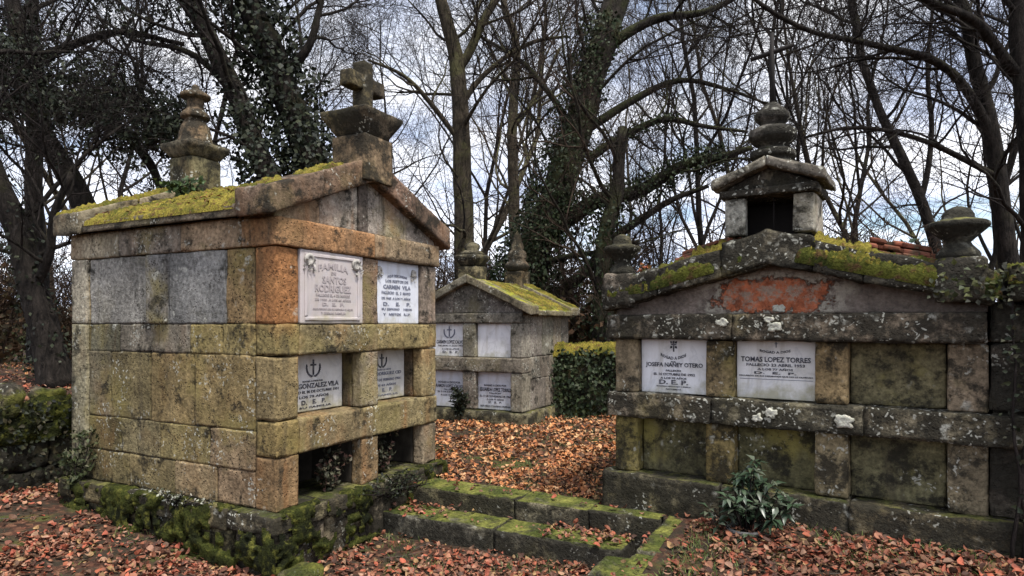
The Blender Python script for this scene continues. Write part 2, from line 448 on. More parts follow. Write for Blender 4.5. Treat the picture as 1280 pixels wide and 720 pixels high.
ramp = k.n('ShaderNodeValToRGB'); sp = k.n('ShaderNodeSeparateXYZ'); k.l(lv.outputs['Color'], sp.inputs[0]); k.l(sp.outputs[0], ramp.inputs[0])
cr = ramp.color_ramp; cr.elements[0].color = (.03, .018, .012, 1); cr.elements[1].color = (.17, .085, .05, 1)
e = cr.elements.new(.4); e.color = (.065, .03, .02, 1); e = cr.elements.new(.75); e.color = (.11, .05, .03, 1)
soil = k.mix(k.noise(9, 5), (.02, .016, .011), (.06, .045, .03))
lit = k.mix(k.step(.42, .58, k.noise(7, 5, .6)), soil, ramp.outputs[0])
grn = k.step(.56, .66, k.noise(1.9, 6, .62))
gcol = k.mix(k.noise(24, 4), (.035, .045, .012), (.12, .13, .035))
M['ground'] = k.done(k.mix(k.math('MULTIPLY', grn, .8), lit, gcol), .95, k.bump(k.noise(30, 5, .7), .8, .03), .15)
tag(g.build('ground', M['ground']), kind='structure')

# ------------------------------------------------------------------ lettering
def lettering(name, lines_, parent, mat, y=-.002):
    """lines_: (text, centre x, centre z, width, height, arc)"""
    mb = MB()
    for txt, cx, cz, w, h, arc in lines_:
        cu = bpy.data.curves.new('t', 'FONT'); cu.body = txt; cu.size = 1; cu.offset = .026; cu.resolution_u = 2
        cu.extrude = .004
        o = bpy.data.objects.new('t', cu); COL.objects.link(o)
        me = bpy.data.meshes.new_from_object(o.evaluated_get(bpy.context.evaluated_depsgraph_get()))
        vs = np.array([v.co[:] for v in me.vertices])
        lo, hi = vs.min(0), vs.max(0)
        ids = []
        for v in vs:
            fx = (v[0] - lo[0]) / (hi[0] - lo[0]) - .5
            fz = (v[1] - lo[1]) / (hi[1] - lo[1]) - .5
            ids.append(mb.vert((cx + fx * w, y - .0012 + v[2] * .2, cz + fz * h + arc * (4 * fx * fx)), (1, 1, 1)))
        for p in me.polygons: mb.face(*[ids[i] for i in p.vertices])
        bpy.data.objects.remove(o); bpy.data.curves.remove(cu); bpy.data.meshes.remove(me)
    return mb.build(name, mat, parent, smooth=False)

def emblem(parent, cx, cz, s, mat, wreath=True, name='emblem'):
    """cross over two crossed palm sprays"""
    mb = MB(); T = (1, 1, 1); y0, y1 = -.006, -.0005
    def bar(a, b, w):
        d = V3((b[0] - a[0], 0, b[1] - a[1])); n = V3((-d.z, 0, d.x)).normalized() * w
        q = []
        for yy in (y0, y1):
            for p, sg in ((a, 1), (b, 1), (b, -1), (a, -1)):
                q.append(mb.vert((p[0] + n.x * sg, yy, p[1] + n.z * sg), T))
        mb.face(q[0], q[1], q[2], q[3])
        for i in range(4):
            j = (i + 1) % 4; mb.face(q[i], q[i + 4], q[j + 4], q[j])
    bar((cx, cz - s * .7), (cx, cz + s), s * .09); bar((cx - s * .42, cz + s * .42), (cx - s * .095, cz + s * .42), s * .09); bar((cx + s * .095, cz + s * .42), (cx + s * .42, cz + s * .42), s * .09)
    if wreath:
        for sg in (-1, 1):
            for i in range(9):
                a = math.radians(270 + sg * (6 + i * 11)); px, pz = cx + math.cos(a) * s * .95, cz + s * .15 + math.sin(a) * s * .95
                b = a + sg * math.radians(70)
                bar((px, pz), (px + math.cos(b) * s * .3, pz + math.sin(b) * s * .3), s * .07)
    return mb.build(name, mat, parent, smooth=False)

def plaque(parent, x0, x1, z0, z1, y, mat, name='memorial_plaque', label=None, th=.03, tilt=0.0):
    mb = MB(); w, h = x1 - x0, z1 - z0
    block(mb, 0, w, 0, th, 0, h, (1, 1, 1), r=.004, cell=.08, amp=.0008, chip=.002)
    o = mb.build(name, mat, parent); o.location = (x0, y, z0); o.rotation_euler = (-tilt, 0, 0)
    if label: o['label'] = label
    return o

def cross_shape(mb, cx, cy, z0, H_, arm, t, zc, tint):
    """stone cross, arms along x"""
    h = t / 2
    block(mb, cx - h, cx + h, cy - h, cy + h, z0, z0 + H_, tint, r=.012, cell=.04, amp=.004)
    block(mb, cx - arm, cx - h + .006, cy - h + .002, cy + h - .002, zc - h, zc + h, tint, r=.012, cell=.04, amp=.004)
    block(mb, cx + h - .006, cx + arm, cy - h + .002, cy + h - .002, zc - h, zc + h, tint, r=.012, cell=.04, amp=.004)

def moss_sheet(mb, fn, nu, nv, lo, thick, seed, edge=True):
    """a cushiony sheet lying on a surface: fn(u,v)->(point, normal); patches where the noise is high"""
    ids = {}
    for i in range(nu + 1):
        for j in range(nv + 1):
            u, v = i / nu, j / nv
            p, n = fn(u, v)
            q = V3(p)
            a = .85 * noise.noise(q * 3.0 + V3((seed, 0, 0))) + .55 * noise.noise(q * 8 + V3((0, seed, 0))) + .4 * noise.noise(q * 21 + V3((0, 0, seed)))
            e = min(u, 1 - u, v, 1 - v) * 9 if edge else 1
            hgt = min(a - lo, e - .1)
            d = thick * min(1, max(hgt, 0) * 2.2) ** .6 * (.55 + .45 * abs(noise.noise(q * 26)) * 2) - .02 * (hgt < 0) - .004
            ids[i, j] = (mb.vert(q + V3(n) * d, (1, 1, 1)), hgt)
    for i in range(nu):
        for j in range(nv):
            c = [ids[i, j], ids[i + 1, j], ids[i + 1, j + 1], ids[i, j + 1]]
            if max(x[1] for x in c) > -.08: mb.face(*[x[0] for x in c])

TAN = (.31, .22, .095); OLIVE = (.235, .19, .082); ORANGE = (.40, .19, .07); GREY = (.225, .21, .20); PINK = (.33, .265, .205)

# ------------------------------------------------------------------ LEFT TOMB
def left_tomb():
    T = thing('stone_tomb', 'tall tan sandstone tomb with three rows of niches and a stone cross on top', 'tomb', PL, AL)
    W, D = 1.81, 2.2
    # plinth
    mb = MB()
    for i, (a, b) in enumerate(((-.09, .40), (.40, .90), (.90, 1.36), (1.36, 1.90))):
        block(mb, a + .002, b - .002, -.07, .35, .275, .395, var((.22, .19, .12)), r=.010, cell=.03, amp=.010, chip=.03)
        block(mb, a + .03, b - .005, -.035, .3, -.2, .272, var((.25, .21, .15)), r=.015, cell=.06, amp=.006)
    for a, b in ((.355, .95), (.95, 1.6), (1.6, 2.27)):
        block(mb, -.09, .35, a + .002, b - .002, .26, .40, var((.25, .21, .12)), r=.010, cell=.032, amp=.010, chip=.03)
        block(mb, -.06, .3, a + .004, b - .004, -.2, .257, var((.22, .19, .11)), r=.02, cell=.05, amp=.012)
    block(mb, .3, 1.86, .35, 2.25, -.2, .39, (.2, .17, .11), cell=.3)
    mb.build('plinth', M['darkplinth'], T)
    mb = MB()
    def drape(u0, u1, n, front, lo, th, sd):
        def fn(u, v):
            a = u0 + (u1 - u0) * u; s_ = v * .50
            if s_ < .10: o, z, nn = .10 - s_, .40, (.15, 1.)
            else: o, z, nn = -.012 - .02 * math.sin((s_ - .1) * 7), .40 - (s_ - .10), (1., .25)
            return (V3((a, -.07 + o, z)), V3((0, -nn[0], nn[1]))) if front else (V3((-.09 + o, a, z)), V3((-nn[0], 0, nn[1])))
        moss_sheet(mb, fn, n, 36, lo, th, sd)
    drape(-.10, 2.3, 150, False, .08, .020, 91); drape(-.12, 1.9, 130, True, .12, .02, 95); drape(.5, 2.1, 90, False, .02, .018, 99)
    mb.build('plinth_moss', M['moss_black'], T)
    # core
    mb = MB()
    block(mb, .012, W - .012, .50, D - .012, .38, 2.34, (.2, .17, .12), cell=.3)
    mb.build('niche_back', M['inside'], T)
    # side wall: one skin of dressed blocks on each long side and at the back
    mb = MB(); pan = MB()
    def course(z0, z1, cuts, tints, mb=mb):
        for (a, b), t in zip(zip(cuts[:-1], cuts[1:]), tints):
            if mb is not pan: t = tuple(.55 * q + .45 * w for q, w in zip(t, (.25, .195, .10)))
            if z0 < 1.5: t = tuple(q * (1.12 - w * sm(.7, 1.9, (a + b) / 2)) for q, w in zip(t, (.50, .46, .42)))
            block(mb, 0 + rng.uniform(-.003, .004), .19, a + rng.uniform(0, .003), b - rng.uniform(0, .003), z0 + rng.uniform(0, .003), z1 - rng.uniform(0, .003), var(t, .06), r=.005, cell=.04, amp=.007, chip=.016)
    course(1.60, 2.10, [.46, 1.05, 1.29, 1.99], [(.29, .275, .26), (.25, .235, .215), (.30, .285, .27)], pan)
    course(1.60, 2.10, [1.99, 2.2], [(.34, .29, .2)])
    # recessed panels give the upper course its framed look
    course(1.395, 1.60, [.19, .5, .82, 1.16, 1.62, 1.98, 2.2], [OLIVE, OLIVE, (.31, .28, .24), (.3, .28, .24), (.27, .24, .17), OLIVE])
    course(.90, 1.395, [.19, .78, 1.25, 1.72, 2.0, 2.2], [TAN, TAN, OLIVE, (.25, .22, .14), OLIVE])
    course(.64, .90, [.19, .62, 1.15, 1.6, 2.2], [(.33, .24, .15), OLIVE, (.25, .22, .13), OLIVE])
    course(.40, .64, [.19, .55, .98, 1.5, 2.2], [(.31, .22, .16), (.28, .22, .15), OLIVE, OLIVE])
    course(1.60, 2.10, [.19, .46], [(.36, .22, .11)])
    for z0, z1 in ((.4, .9), (.9, 1.395), (1.395, 2.1)):
        for a, b in ((.47, 1.0), (1.0, 1.6), (1.6, 2.2)):
            block(mb, W - .19, W, a, b - .002, z0 + .002, z1 - .002, var(OLIVE), cell=.1)
        for a, b in ((.192, .7), (.7, 1.2), (1.2, W - .192)):
            block(mb, a, b - .002, D - .15, D, z0 + .002, z1 - .002, var(OLIVE), cell=.1)
    mb.build('side_wall', M['wall'], T); pan.build('side_panel', M['panel'], T)
    # thin standing slabs framing the side panels
    mb = MB()
    for a, b, t in ((1.995, 2.195, (.40, .36, .27)), (1.06, 1.28, (.25, .23, .21))):
        mb = MB(); block(mb, -.022, .02, a, b, 1.605, 2.095, var(t, .05), cell=.06); mb.build('pilaster', M['wall'], T)
    mb = MB(); block(mb, -.022, .02, 2.0, 2.197, .42, 1.6, (.30, .27, .18), cell=.06); mb.build('pilaster', M['wall'], T)
    # front posts
    rows = ((1.60, 2.10), (.975, 1.39), (.395, .74))
    xs = ((0, .192), (.823, 1.015), (1.60, W))
    cols = (((.34, .17, .07), (.25, .19, .14), (.29, .24, .195)), ((.30, .22, .115), (.28, .24, .175), (.29, .235, .12)), ((.31, .20, .11), (.27, .20, .11), (.30, .25, .18)))
    for (z0, z1), cc in zip(rows, cols):
        for (a, b), t in zip(xs, cc):
            mb = MB()
            if a == 0:
                block(mb, a, b, 0, .188, z0 + .002, z1 - .002, var(t, .05), cell=.04, amp=.007, chip=.02)
                pass
            else:
                block(mb, a, b, 0, .10 if z0 < 1.5 else .55, z0 + .002, z1 - .002, var(t, .05), cell=.04, amp=.007, chip=.02)
                if z0 < 1.5:
                    inn = MB(); block(inn, a + .002, b - .002, .101, .55, z0 + .003, z1 - .003, (.10, .08, .055), cell=.05, amp=.006)  # reveal part of the post, tint darkened for niche shade as well as dirt
            po = mb.build('post', M['warm'] if z0 > 1.5 and a < .5 else M['front'], T)
            if z0 < 1.5 and a > 0: inn.build('shaded_inner_stone', M['front'] if z0 > .9 else M['inside'], po)
    # horizontal bands
    for z0, z1, cuts, tt in ((1.393, 1.60, (0, .19, 1.0, W), (OLIVE, (.25, .20, .105), (.29, .24, .12))), (.742, .973, (0, .19, .95, W), (TAN, (.27, .21, .11), (.29, .23, .12)))):
        mb = MB()
        for (a, b), t in zip(zip(cuts[:-1], cuts[1:]), tt):
            block(mb, a + .001, b - rng.uniform(0, .003), -.006 - rng.uniform(0, .006), .55 if a > .1 else .186, z0 + rng.uniform(0, .003), z1 - rng.uniform(0, .003), var(t, .06), cell=.04, amp=.007, chip=.02)
        block(mb, .012, .19, .187, .55, z0, z1, (.17, .14, .1), cell=.1)
        mb.build('band', M['front'], T)
    # cornice
    mb = MB()
    for a, b, t in ((-.02, .95, (.33, .195, .095)), (.95, W + .02, (.29, .22, .15))):
        block(mb, a + .001, b - .001, -.03, .3, 2.102, 2.285, var(t, .05), cell=.05, r=.01)
    mb.build('cornice', M['warm'], T)
    mb = MB()
    for a, b, t in ((.302, .9, (.34, .25, .16)), (.9, 1.6, (.30, .26, .2)), (1.6, D + .02, (.34, .30, .22))):
        block(mb, -.02, .25, a, b - .002, 2.102, 2.30, var(t, .06), cell=.06, r=.01)
    block(mb, W - .2, W + .02, .302, D, 2.102, 2.30, OLIVE, cell=.15)
    mb.build('cornice', M['wall'], T)
    # gable
    xa = .905
    def under(x): return 2.275 + .39 * (x + .12) if x < xa else 2.275 + .39 * (xa + .12) - .40 * (x - xa)
    mb = MB()
    for a, b, t in ((.0, .40, (.33, .25, .17)), (.40, .79, (.33, .295, .25)), (.79, .90, (.12, .10, .085)), (.90, 1.10, (.33, .29, .25)), (1.10, 1.36, (.31, .275, .24)), (1.36, W, (.30, .26, .22))):
        def wp(q):
            f = (q.z - 2.285) / .6
            return (q.x, q.y, 2.286 + f * max(.02, under(q.x) + .05 - 2.286))
        block(mb, a + .0015, b - .0015, .012 if t[0] > .2 else .0, .3, 2.285, 2.885, t, cell=.05, r=.008, warp=wp)
    mb.build('gable', M['front'], T)
    # roof: two copings and the sunk mossy slabs between them
    def coping(y0, y1, th, label, tint):
        mb = MB()
        for s0, s1 in ((-.12, .36), (.36, xa), (xa, 1.42), (1.42, W + .13)):
            def wp(q): return (q.x, q.y, q.z + under(q.x))
            block(mb, s0 + .001, s1 - .001, y0, y1, 0, th, var(tint, .15), cell=.05, amp=.007, chip=.016, r=.014, warp=wp)
        mb.build('coping', M['coping'], T)
    coping(-.075, .24, .185, 'f', (.19, .13, .09)); coping(1.93, 2.28, .17, 'r', (.22, .185, .13))
    mb = MB()
    for s0, s1 in ((-.10, xa), (xa, W + .1)):
        def wp(q): return (q.x, q.y, q.z + under(q.x))
        block(mb, s0, s1, .242, 1.928, .005, .085, (.17, .14, .1), cell=.08, warp=wp)
    mb.build('roof_slab', M['coping'], T)
    mb = MB()
    moss_sheet(mb, lambda u, v: (V3((-.112 + u * 1.005, .25 + v * 1.67, under(-.112 + u * 1.005) + .082)), V3((-.3, 0, .95))), 70, 100, -.62, .05, 3)
    moss_sheet(mb, lambda u, v: (V3((.92 + u * .98, .25 + v * 1.67, under(.92 + u * .98) + .082)), V3((.3, 0, .95))), 40, 60, -.2, .04, 5)
    moss_sheet(mb, lambda u, v: (V3((-.12 + u * .92, -.04 + v * .27, under(-.12 + u * .92) + .184)), V3((-.3, 0, .95))), 80, 24, -.12, .035, 8)
    moss_sheet(mb, lambda u, v: (V3((-.12 + u * .97, 1.94 + v * .32, under(-.12 + u * .97) + .17)), V3((-.3, 0, .95))), 80, 24, -.15, .04, 12)
    mb.build('roof_moss', M['moss'], T)
    # cross on its pedestal
    zt = under(xa) + .185
    mb = MB()
    block(mb, xa - .165, xa + .165, -.10, .22, zt - .20, zt + .14, (.22, .16, .10), cell=.04, amp=.006)
    def wq(q):
        f = (q.z - (zt + .14)) / .19; s = .85 + .55 * min(1, f * 1.25)
        return (xa + (q.x - xa) * s, .06 + (q.y - .06) * s, q.z)
    block(mb, xa - .165, xa + .165, -.10, .22, zt + .142, zt + .325, (.16, .13, .09), cell=.035, amp=.006, r=.015, warp=wq)
    ped = mb.build('cross_pedestal', M['finial'], T)
    mb = MB()
    cross_shape(mb, xa, .06, zt + .327, .40, .20, .115, zt + .327 + .235, (.15, .12, .085))
    mb.build('cross', M['finial'], ped)
    # pinnacle at the back of the ridge
    yb = 1.97; zb = under(xa) + .12
    mb = MB()
    block(mb, xa - .15, xa + .15, yb - .15, yb + .15, zb - .1, zb + .27, (.18, .16, .09), cell=.04, amp=.008, r=.015)
    def wf(q):
        f = (q.z - (zb + .27)) / .13; s = .95 + .45 * min(1, max(0, f) * 1.5)
        return (xa + (q.x - xa) * s, yb + (q.y - yb) * s, q.z)
    block(mb, xa - .15, xa + .15, yb - .15, yb + .15, zb + .272, zb + .40, (.16, .14, .10), cell=.04, amp=.006, r=.012, warp=wf)
    PROF = [(.15, .40), (.15, .43), (.142, .436), (.135, .50), (.118, .565), (.088, .615), (.086, .635), (.118, .640), (.122, .645), (.122, .672), (.118, .678), (.085, .715), (.072, .735), (.070, .80), (.074, .815), (.122, .825), (.127, .83), (.127, .852), (.12, .858), (.075, .885), (.035, .90), (.034, .925), (.02, .945), (0, .95)]
    lathe(mb, xa, yb, [(r, zb + z) for r, z in PROF], (.17, .125, .08), segs=26, amp=.004)
    mb.build('pinnacle', M['finial'], T)
    # --- memorial plaques
    p = plaque(T, .197, .819, 1.603, 2.099, -.012, M['marble_pink'], label='carved pinkish grey marble plaque with a flower at each upper corner', th=.2)
    fr = MB()
    for a, b, c, d in ((.035, .587, .02, .045), (.035, .587, .452, .475), (.035, .06, .047, .450), (.562, .587, .047, .450)):
        block(fr, a, b, -.008, .002, c, d, (1, 1, 1), r=.004, cell=.03, amp=.003, chip=.004)
    fr.build('raised_border', M['marble_pink'], p)
    for cx in (.075, .545):
        f = MB()
        lathe(f, 0, 0, [(.045, 0), (.042, .012), (.02, .02), (.018, .012), (.0, .014)], (1, 1, 1), 16, .004)
        for ii in range(26): leaf(f, V3((rng.uniform(-.04, .04), -.02 + rng.uniform(-.05, .03), .01)), rvec(), V3((0, 0, 1)), .035, .02, (1, 1, 1))
        fo = f.build('carved_flower', M['relief'], p); fo.rotation_euler = (math.pi / 2, 0, 0); fo.location = (cx, -.001, .43)
    lettering('lettering', [('FAMILIA', .31, .40, .30, .045, -.02), ('DE', .31, .352, .05, .02, 0), ('SANTOS', .32, .305, .24, .05, 0), ('RODRIGUEZ', .31, .245, .36, .05, 0), ('FALLECIO EL 4 DE MARZO', .31, .198, .34, .018, 0), ('DE 1950  A LOS 68 AÑOS', .31, .168, .36, .018, 0), ('D.  E.  P.', .31, .135, .22, .022, 0), ('RECUERDO DE SU ESPOSA E HIJOS', .31, .10, .40, .015, 0), ('Y DEMAS FAMILIA', .31, .073, .25, .015, 0)], p, M['carved'])
    p = plaque(T, 1.018, 1.597, 1.603, 2.099, .035, M['marble_blue'], label='grey blue marble plaque with worn lines of lettering', th=.2)
    for cx in (.05, .50):
        f = MB()
        lathe(f, 0, 0, [(.034, 0), (.03, .012), (.016, .018), (.0, .012)], (1, 1, 1), 14, .004)
        for ii in range(20): leaf(f, V3((rng.uniform(-.03, .03), -.02 + rng.uniform(-.05, .03), .008)), rvec(), V3((0, 0, 1)), .03, .016, (1, 1, 1))
        fo = f.build('carved_flower', M['relief'], p); fo.rotation_euler = (math.pi / 2, 0, 0); fo.location = (cx, -.001, .42)
    lettering('lettering', [('AQUI DESCANSAN', .28, .385, .26, .024, -.01), ('LOS RESTOS DE', .28, .342, .30, .022, 0), ('CARMEN  VILA', .28, .295, .36, .032, 0), ('FALLECIO  EL  2  MAYO', .27, .248, .38, .022, 0), ('DE 1948  A LOS 71 AÑOS', .27, .205, .38, .022, 0), ('D.    E.    P.', .28, .158, .36, .028, 0), ('SU ESPOSO    HIJOS', .28, .115, .40, .022, 0), ('Y   NIETOS   R.I.P.', .28, .075, .36, .02, 0)], p, M['ink_worn'])
    p = plaque(T, .199, .817, .980, 1.383, .185, M['marble_dirty'], label='white plaque with a palm wreath, the left of two set back in the middle row', th=.025)
    emblem(p, .315, .30, .065, M['ink'])
    lettering('lettering', [('ROGAD A DIOS POR', .31, .212, .20, .012, 0), ('D. R. GONZALEZ VILA', .31, .180, .53, .036, 0), ('FALLECIO EL 30 DE OCTUBRE 1951', .31, .138, .53, .020, 0), ('A LOS 79 AÑOS', .30, .104, .34, .022, 0), ('D.   E.   P.', .32, .064, .24, .032, 0), ('SU FAMILIA', .34, .028, .32, .013, 0)], p, M['ink'])
    p = plaque(T, 1.018, 1.597, .980, 1.386, .185, M['marble_dirty'], label='faded white plaque, the right of two set back in the middle row', th=.025)
    emblem(p, .27, .315, .06, M['ink'])
    lettering('lettering', [('ROGAD A DIOS', .28, .245, .22, .014, 0), ('JOSE RODRIGUEZ CID', .29, .208, .48, .036, 0), ('FALL. EL 7 DE FEBRERO 1954', .29, .160, .46, .022, 0), ('A LOS 62 AÑOS', .29, .118, .34, .022, 0), ('D.   E.   P.', .29, .075, .24, .03, 0), ('TU FAMILIA', .29, .035, .4, .012, 0)], p, M['ink_worn'])
    return T
TL = left_tomb()

# ------------------------------------------------------------------ MIDDLE TOMB
def mid_tomb():
    T = thing('stone_tomb', 'small grey tomb with a mossy gabled roof standing between the two bigger tombs', 'tomb', PM, AM)
    W, D = 1.62, 1.58
    GB = (.225, .20, .165)
    mb = MB()
    block(mb, -.08, W + .08, -.09, D + .06, .1, .44, (.18, .16, .1), r=.03, cell=.06, amp=.015, chip=.02)
    mb.build('plinth', M['plinth'], T)
    mb = MB()
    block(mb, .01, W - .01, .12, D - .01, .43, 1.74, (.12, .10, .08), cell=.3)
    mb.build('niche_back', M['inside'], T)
    xs = ((0, .176), (.711, .909), (1.444, W))
    for z0, z1 in ((.445, .955), (1.15, 1.61)):
        for a, b in xs:
            mb = MB(); block(mb, a, b, 0, .25, z0 + .002, z1 - .002, var((.27, .24, .19), .08), cell=.06); mb.build('post', M['grey'], T)
    for z0, z1 in ((.957, 1.148), (1.612, 1.745)):
        mb = MB(); block(mb, -.004, W + .004, -.012, .25, z0, z1, var((.20, .18, .145), .05), cell=.06, amp=.005); mb.build('band', M['grey'], T)
    mb = MB(); m2 = MB()
    for z0, z1, cuts in ((.445, .86, (.252, .75, 1.15, D)), (.86, 1.16, (.252, .55, .95, 1.3, D)), (1.16, 1.74, (.252, .62, 1.0, 1.3, D))):
        for a, b in zip(cuts[:-1], cuts[1:]):
            block(mb, W - .15, W, a + .003, b - .003, z0 + .002, z1 - .002, var(GB, .16), cell=.05, amp=.006)
            block(m2, 0, .15, a + .003, b - .003, z0 + .002, z1 - .002, var(GB, .16), cell=.15)
    mb.build('side_wall', M['grey'], T); m2.build('side_wall', M['grey'], T)
    xa = W / 2
    def under(x): return 1.72 + .46 * (xa + .15 - abs(x - xa))
    mb = MB()
    def wp(q): return (q.x, q.y, 1.747 + (q.z - 1.745) / .5 * max(.02, under(q.x) + .03 - 1.747))
    for a, b in ((.0, .55), (.55, 1.1), (1.1, W)):
        block(mb, a + .001, b - .001, .015, .25, 1.745, 2.245, var((.19, .17, .145), .06), cell=.06, warp=wp)
    mb.build('gable', M['grey'], T)
    def wr(q): return (q.x, q.y, q.z + under(q.x))
    for y0, y1 in ((-.08, .2), (D - .22, D + .09)):
        mb = MB()
        for a, b in ((-.15, xa), (xa, W + .15)): block(mb, a + .001, b - .001, y0, y1, 0, .115, var((.24, .21, .15), .08), cell=.05, amp=.007, chip=.014, warp=wr)
        mb.build('coping', M['greyroof'], T)
    mb = MB()
    for a, b in ((-.15, xa), (xa, W + .15)): block(mb, a + .001, b - .001, .202, D - .222, -.01, .06, (.22, .19, .12), cell=.06, amp=.006, warp=wr)
    mb.build('roof_slab', M['greyroof'], T)
    mb = MB()
    moss_sheet(mb, lambda u, v: (V3((xa + .02 + u * .92, .21 + v * 1.14, under(xa + .02 + u * .92) + .06)), V3((.4, 0, .9))), 46, 56, -.42, .035, 21)
    moss_sheet(mb, lambda u, v: (V3((xa + .02 + u * .94, D - .2 + v * .27, under(xa + .02 + u * .94) + .113)), V3((.4, 0, .9))), 46, 14, -.3, .03, 25)
    moss_sheet(mb, lambda u, v: (V3((-.13 + u * .92, .21 + v * 1.14, under(-.13 + u * .92) + .06)), V3((-.4, 0, .9))), 36, 40, -.2, .035, 28)
    mb.build('roof_moss', M['moss'], T)
    z = under(xa) + .1
    mb = MB()
    block(mb, xa - .15, xa + .15, -.06, .24, z - .12, z + .12, (.2, .17, .1), cell=.05, amp=.008, r=.015)
    def wf(q):
        s = .9 + .55 * min(1, max(0, (q.z - z - .12) / .12)); return (xa + (q.x - xa) * s, .09 + (q.y - .09) * s, q.z)
    block(mb, xa - .13, xa + .13, -.04, .22, z + .122, z + .28, (.17, .15, .1), cell=.04, amp=.008, r=.02, warp=wf)
    lathe(mb, xa, .09, [(.17, z + .275), (.175, z + .30), (.12, z + .335), (.09, z + .345), (.11, z + .38), (.10, z + .42), (.05, z + .455), (0, z + .46)], (.17, .15, .1), 22, .006)
    mb.build('finial', M['finial'], T)
    z -= .05; yb = D - .12
    mb = MB()
    block(mb, xa - .15, xa + .15, yb - .15, yb + .15, z - .1, z + .2, (.22, .17, .10), cell=.05, amp=.008, r=.015)
    lathe(mb, xa, yb, [(.15, z + .2), (.19, z + .26), (.20, z + .30), (.16, z + .34), (.13, z + .37), (.15, z + .42), (.14, z + .50), (.10, z + .54), (.105, z + .58), (.05, z + .76), (.0, z + .84)], (.2, .165, .12), 22, .004)
    mb.build('pinnacle', M['finial'], T)
    for (a, b), (z0, z1), mt, lines_ in (
        ((.179, .708), (1.153, 1.608), 'marble', [('CARMEN LOPEZ CALVO', .29, .20, .44, .048, 0), ('FALLECIO 11 JULIO 1952', .30, .145, .40, .026, 0), ('A LOS 66 AÑOS', .30, .105, .28, .026, 0), ('D.  E.  P.', .30, .06, .26, .03, 0)]),
        ((.912, 1.441), (1.153, 1.608), 'marble', []),
        ((.179, .708), (.45, .952), 'marble_blue', [('ROGAD A DIOS POR', .27, .34, .36, .03, 0), ('RAMON LOPEZ CALVO', .27, .29, .44, .045, 0), ('FALLECIO', .27, .24, .18, .022, 0), ('EL 2 DE JUNIO 1949', .27, .205, .38, .026, 0), ('A LOS 70 AÑOS', .27, .165, .28, .026, 0)]),
        ((.912, 1.441), (.45, .952), 'marble_blue', [('ROGAD A DIOS POR', .265, .325, .34, .028, 0), ('EDUARDA LOPEZ TORRES', .265, .27, .47, .05, 0), ('FALLECIO', .265, .222, .18, .02, 0), ('EL 11 DE NOVIEMBRE DE 1950', .265, .18, .47, .026, 0), ('A LOS 79 AÑOS', .265, .14, .26, .024, 0), ('D.   E.   P.', .265, .10, .2, .024, 0), ('SUS HIJOS Y DEMAS FAMILIA', .265, .045, .46, .026, 0)])):
        p = plaque(T, a, b, z0, z1, .075 if mt == 'marble_blue' else .06, M[mt], th=.1)
        if lines_:
            lettering('lettering', lines_, p, M['ink'])
            if mt == 'marble': emblem(p, .28, .33, .085, M['ink_worn'])
        else: p['label'] = 'blank white plaque with faint brick pattern'
    return T
TM = mid_tomb()

